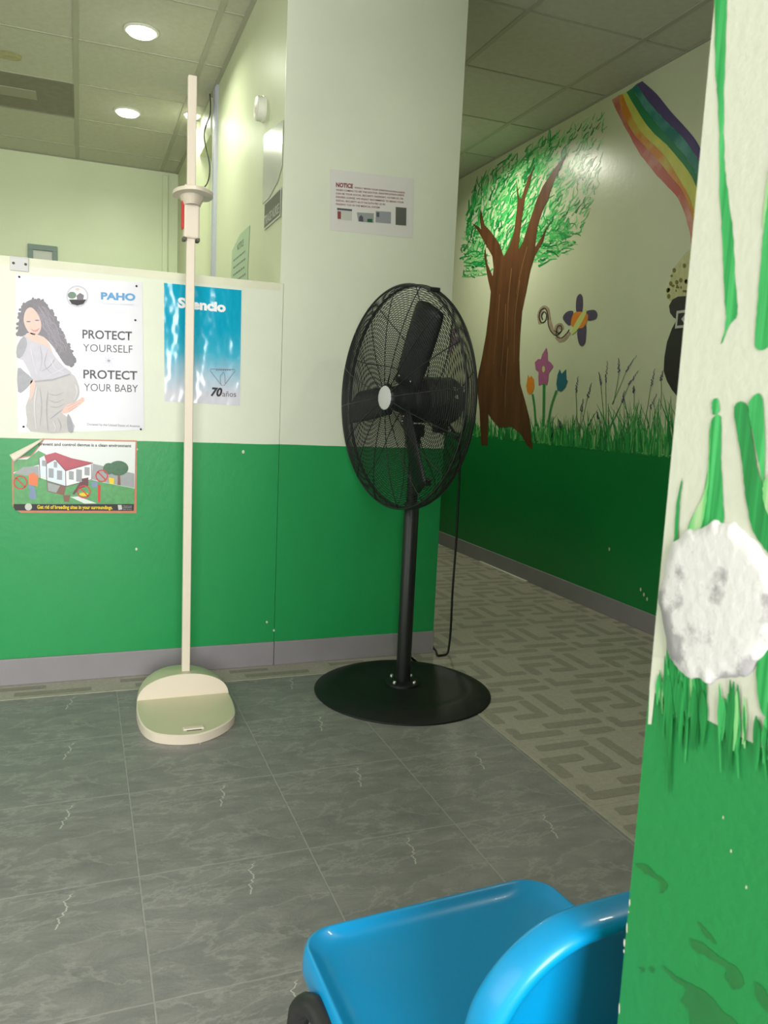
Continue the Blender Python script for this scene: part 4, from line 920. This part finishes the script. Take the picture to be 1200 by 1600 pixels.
obj('lever', G().cbox((RX-.030, RY-.018, 1.572), (RX-.0232, RY+.012, 1.660), .003), 'red_plastic', sl)['label'] = 'red release lever'
hd = [(RX-.058, RY-.005), (RX-.052, RY-.06), (RX-.03, RY-.10), (RX, RY-.115), (RX+.03, RY-.10), (RX+.058, RY-.06), (RX+.064, RY-.005), (RX+.045, RY+.035), (RX-.04, RY+.035)]
g = G(); hl = [Vector((p.x, p.y, 1.672)) for p in smooth_line([(a, b, 0) for a, b in hd], 4, True)]
g.prism(hl, (0, 0, .011)); obj('head_plate', g, 'ivory', st)
g = G(); m_ = len(hl); lo_ = [Vector((RX+(p.x-RX)*.42, RY+(p.y-RY)*.42, 1.645)) for p in hl]
g.add(lo_+[Vector((RX+(p.x-RX)*.62, RY+(p.y-RY)*.62, 1.6722)) for p in hl], [(i, (i+1) % m_, m_+(i+1) % m_, m_+i) for i in range(m_)]); obj('head_bracket', g, 'ivory', st, smooth=True)
obj('head_collar', G().cbox((RX-.024, RY-.03, 1.682), (RX+.042, RY+.024, 1.705), .004), 'ivory', st)

# ================================================================== FAN
FX, FY, FZ = 1.11, 2.58, 1.072
fa = 0.206; fn_ = Vector((-math.cos(fa), -math.sin(fa), 0)); fh = Vector((math.sin(fa), -math.cos(fa), 0)); up = Vector((0, 0, 1))
CC = Vector((FX, FY, FZ))+fn_*0.066; RR = 0.384
def fp(r, an, d): return CC + (fh*math.cos(an)+up*math.sin(an))*r + fn_*d     # an: 0 = towards the camera's right... measured in the fan disc
fan = empty('pedestal_fan', (FX, FY, 0)); tag(fan, 'black industrial pedestal fan with round wire cage beside the corridor', 'fan')
obj('base', G().lathe([(.0001, .030), (.05, .030), (.12, .026), (.19, .022), (.225, .026), (.245, .031), (.262, .030), (.30, .016), (.322, .006), (.327, .003), (.325, .0005), (.30, .0005)], (FX, FY, 0), n=72), 'fan_base', fan, smooth=True)
obj('base_flange', G().lathe([(.0001, .040), (.058, .040), (.064, .036), (.066, .028)], (FX, FY, 0), n=32), 'fan_base', fan, smooth='auto')
for a in range(4):
    an = a*PI/2+.55; obj('base_bolt', G().lathe([(.0001, .012), (.005, .011), (.0075, .006), (.0075, 0)], (FX+.052*math.cos(an), FY+.052*math.sin(an), .039), n=10), 'chrome', fan, smooth=True)
obj('pole_sleeve', G().lathe([(.0001, .036), (.027, .036), (.027, .70), (.024, .705), (.0001, .705)], (FX, FY, 0), n=28), 'fan_black', fan, smooth='auto')
obj('pole', G().lathe([(.0001, .70), (.020, .70), (.020, .955), (.0001, .955)], (FX, FY, 0), n=24), 'fan_black', fan, smooth='auto')
obj('height_knob', G().lathe([(.0001, .045), (.014, .045), (.016, .03), (.007, .028), (.006, 0)], (FX+.02, FY-.0, .78), (1, -.2, 0), 16), 'fan_black', fan, smooth='auto')
bk = Vector((FX, FY, 0))
obj('tilt_bracket', G().cbox((FX-.026, FY-.026, .94), (FX+.026, FY+.026, .985), .005), 'fan_black', fan)
mo = obj('motor', G().lathe([(.0001, .07), (.035, .07), (.05, .055), (.078, .05), (.082, .03), (.082, -.12), (.076, -.135), (.06, -.15), (.03, -.162), (.0001, -.164)], CC-fn_*.085, fn_, 36), 'fan_motor', fan, smooth='auto')
obj('motor_rim', G().lathe([(.0825, -.122), (.0845, -.118), (.0845, -.108), (.0825, -.104)], CC-fn_*.085, fn_, 36), 'fan_black', mo, smooth=True)
obj('motor_switch', G().cbox(tuple(CC-fn_*.17+Vector((-.02, -.02, -.115))), tuple(CC-fn_*.17+Vector((.03, .02, -.078))), .004), 'fan_black', mo)
obj('motor_label', G().prism([CC-fn_*.175+(fh*math.cos(a)+up*math.sin(a))*.0835+fn_*o_ for a, o_ in ((.10, -.012), (.62, -.012), (.62, .004), (.10, .004))], (fh*math.cos(.36)+up*math.sin(.36))*.0006), 'chrome', mo)
hb = obj('hub', G().lathe([(.0001, .030), (.03, .028), (.045, .018), (.05, 0), (.05, -.02), (.0001, -.02)], CC, fn_, 28), 'fan_black', fan, smooth='auto')
# blades
def blade(a0):
    g = G(); nr, nc = 9, 6; R0, R1 = .045, .345
    for i in range(nr+1):
        t = i/nr; r = R0+(R1-R0)*t; wd = .100+.022*math.sin(min(1, t*1.25)*PI/2); 
        if t > .93: wd *= .93
        for j in range(nc+1):
            s_ = j/nc-.5; x = s_*wd; d = x*.36*(1-.25*t) + .012*(1-(2*s_)**2)
            rr = r - (.014*(2*s_)**2 if t > .9 else 0)
            p = (fh*math.cos(a0)+up*math.sin(a0))*rr + (-fh*math.sin(a0)+up*math.cos(a0))*x
            g.v.append(CC+p+fn_*(d-.005))
    for i in range(nr):
        for j in range(nc): g.f.append([i*(nc+1)+j, i*(nc+1)+j+1, (i+1)*(nc+1)+j+1, (i+1)*(nc+1)+j]); g.mi.append(0)
    o = obj('blade', g, 'fan_blade', fan, smooth=True); md = o.modifiers.new('thick', 'SOLIDIFY'); md.thickness = .0025; md.offset = 0
    for s_ in (-.022, .022):
        q = CC+(fh*math.cos(a0)+up*math.sin(a0))*.075+(-fh*math.sin(a0)+up*math.cos(a0))*s_+fn_*(.012+s_*.5)
        obj('rivet', G().lathe([(.0001, .004), (.004, .003), (.005, 0)], q, fn_, 8), 'chrome', o, smooth=True)
for a in (65, -66, 187): blade(math.radians(a))
# guards: concentric wires, radial spokes, rim band
def depth(r, s): # dome profile, s=+1 front, -1 rear
    q = min(1, r/RR); return s*(.018+.050*(1-q**3.2))
def rings(name, s, r0, cnt, label):
    g = G()
    for i in range(cnt):
        r = r0+(RR-.006-r0)*i/(cnt-1); m_ = 72
        g.tube([fp(r, 2*PI*k/m_, depth(r, s)) for k in range(m_)], .00125, 3, closed=True)
    o = obj(name, g, 'fan_black', fan, smooth=True); tag(o, label, kind='stuff'); return o
fg = rings('front_guard', 1, .052, 44, 'fine concentric wires of the front cage'); rg = rings('rear_guard', -1, .09, 40, 'fine concentric wires of the rear cage')
for k_ in range(16):
    a = 2*PI*k_/16+.1
    obj('spoke', G().tube([fp(r, a, depth(r, 1)+.002) for r in (.04, .1, .16, .22, .28, .33, .365, RR)], .0018, 5), 'fan_black', fg, smooth=True)
for k_ in range(10):
    a = 2*PI*k_/10
    obj('spoke', G().tube([fp(r, a+.55*math.sin(min(1, (r-.08)/.3)*PI/2)-.3, depth(r, -1)-.002) for r in (.08, .12, .17, .22, .27, .32, .36, RR)], .0018, 5), 'fan_black', rg, smooth=True)
g = G(); m_ = 90
g.tube([fp(RR, 2*PI*k/m_, .018) for k in range(m_)], .0036, 6, closed=True)
obj('front_rim', g, 'fan_black', fan, smooth=True)
obj('rear_rim', G().tube([fp(RR, 2*PI*k/m_, -.018) for k in range(m_)], .0048, 6, closed=True), 'fan_black', fan, smooth=True)
g = G()
for d_ in (-.012, -.006, 0, .006, .012): g.tube([fp(RR+.001, 2*PI*k/m_, d_) for k in range(m_)], .00125, 3, closed=True)
tag(obj('side_guard', g, 'fan_black', fan, smooth=True), 'fine wires round the side of the cage', kind='stuff')
for a in (66,):
    q0 = fp(RR+.004, math.radians(a), 0); obj('rim_clip', G().cbox(tuple(q0-Vector((.020, .009, .008))), tuple(q0+Vector((.020, .009, .008))), .003), 'fan_black', fan)
bs = obj('badge', G().lathe([(.0001, .071), (.040, .071), (.046, .068), (.050, .063), (.048, .059)], CC, fn_, 36), 'fan_black', fan, smooth='auto')
obj('badge_face', G().lathe([(.0001, .0725), (.038, .0725), (.041, .0705)], CC, fn_, 36), 'cap_white', bs, smooth='auto')['label'] = 'white round centre badge'
cp_ = [CC-fn_*.20+Vector((0, 0, -.07)), (1.34, 2.70, .93), (1.43, 2.86, .87), (1.462, 2.918, .84), (1.468, 2.925, .70), (1.471, 2.927, .5), (1.467, 2.926, .28), (1.469, 2.926, .12), (1.464, 2.924, .03), (1.452, 2.918, .0065), (1.42, 2.908, .0062), (1.407, 2.912, .007), (1.4175, 2.952, .012), (1.4165, 2.985, .02), (1.417, 3.06, .06)]
obj('power_cord', G().tube(smooth_line(cp_, 6), .0048, 8), 'cord', fan, smooth=True)

# ================================================================== CHAIR
CX = 0.412
ch = empty('plastic_chair', (CX, .63, 0)); tag(ch, 'bright blue plastic chair with black tube legs at the foot of the near wall', 'chair')
def rrect(a, b, r, n=8):
    """rounded rectangle outline in 2D, half sizes a b"""
    o_ = []
    for qx, qy, st_ in ((1, 1, 0), (-1, 1, 1), (-1, -1, 2), (1, -1, 3)):
        for i in range(n+1):
            an = PI/2*(st_+i/n); o_.append((qx*(a-r)+r*math.cos(an), qy*(b-r)+r*math.sin(an)))
    return o_
def dish(name, levels, fmap, m, parent):
    g = G(); k0 = None
    for a, b, r, h in levels:
        for p in rrect(a, b, r): g.v.append(fmap(p[0], p[1], h))
    n = len(rrect(1, 1, .1)); 
    for i in range(len(levels)-1):
        for k in range(n): g.f.append([i*n+k, i*n+(k+1) % n, (i+1)*n+(k+1) % n, (i+1)*n+k]); g.mi.append(0)
    g.f.append(list(range(n))); g.mi.append(0)
    o = obj(name, g, m, parent, smooth=True)
    md = o.modifiers.new('thick', 'SOLIDIFY'); md.thickness = .004; md.offset = -1
    sb = o.modifiers.new('sub', 'SUBSURF'); sb.levels = 1; sb.render_levels = 2
    return o
SA, SB = .176, .190
def seat_map(x, y, h):
    tap = 1-.04*(y/SB)
    return Vector((CX+x*tap, .638+y, .428+h-.010*max(0, y/SB)**3))
seat = dish('seat', [(.03, .04, .02, -.006), (SA*.6, SB*.6, .05, -.004), (SA*.82, SB*.82, .05, 0), (SA*.90, SB*.90, .045, .004), (SA*.955, SB*.955, .042, .012), (SA*.985, SB*.985, .042, .0155), (SA, SB, .042, .012), (SA*1.012, SB*1.012, .044, 0), (SA*1.016, SB*1.016, .045, -.022)], seat_map, 'chair_blue', ch)
BA, BB, BZ = .156, .118, .556
def back_map(x, z_, h):
    tap = 1-.10*max(0, z_/BB)
    return Vector((CX+x*tap, .468-.020*(z_/BB)-h, BZ+z_))
dish('backrest', [(.03, .03, .02, -.016), (BA*.55, BB*.55, .05, -.016), (BA*.78, BB*.78, .06, -.014), (BA*.85, BB*.85, .065, -.004), (BA*.88, BB*.88, .07, .008), (BA*.94, BB*.94, .075, .0105), (BA*.985, BB*.985, .078, .006), (BA, BB, .08, -.004), (BA*1.004, BB*1.004, .08, -.022)], back_map, 'chair_blue', ch)
for s in (-1, 1):
    xo = CX+s*.182
    pth = [(xo+s*.012, .800, .004), (xo+s*.009, .778, .20), (xo+s*.004, .764, .365), (xo+s*.003, .754, .397), (xo, .734, .414), (xo-s*.004, .705, .416), (xo-s*.012, .56, .403), (xo-s*.010, .50, .398), (xo-s*.006, .47, .385), (xo-s*.002, .455, .355), (xo+s*.004, .44, .20), (xo+s*.008, .43, .004)]
    lg = obj('leg_frame', G().tube(smooth_line(pth, 5), .0122, 12), 'chair_tube', ch, smooth=True)
    for f_ in (0, -1): p = pth[f_]; obj('foot_cap', G().lathe([(.0001, 0), (.016, 0), (.0165, .02), (.014, .024)], (p[0], p[1], 0.0005), n=14), 'cord', lg, smooth=True)
    obj('back_post', G().tube(smooth_line([(CX+s*.09, .60, .408), (CX+s*.09, .54, .408), (CX+s*.09, .512, .43), (CX+s*.09, .508, .50), (CX+s*.088, .503, .60)], 5), .009, 10), 'chair_tube', ch, smooth=True)
ch.rotation_euler.z = math.radians(3.2)
for y in (.56, .69): obj('cross_bar', G().tube([(CX-.178, y, .404), (CX+.178, y, .404)], .009, 10), 'chair_tube', ch, smooth=True)
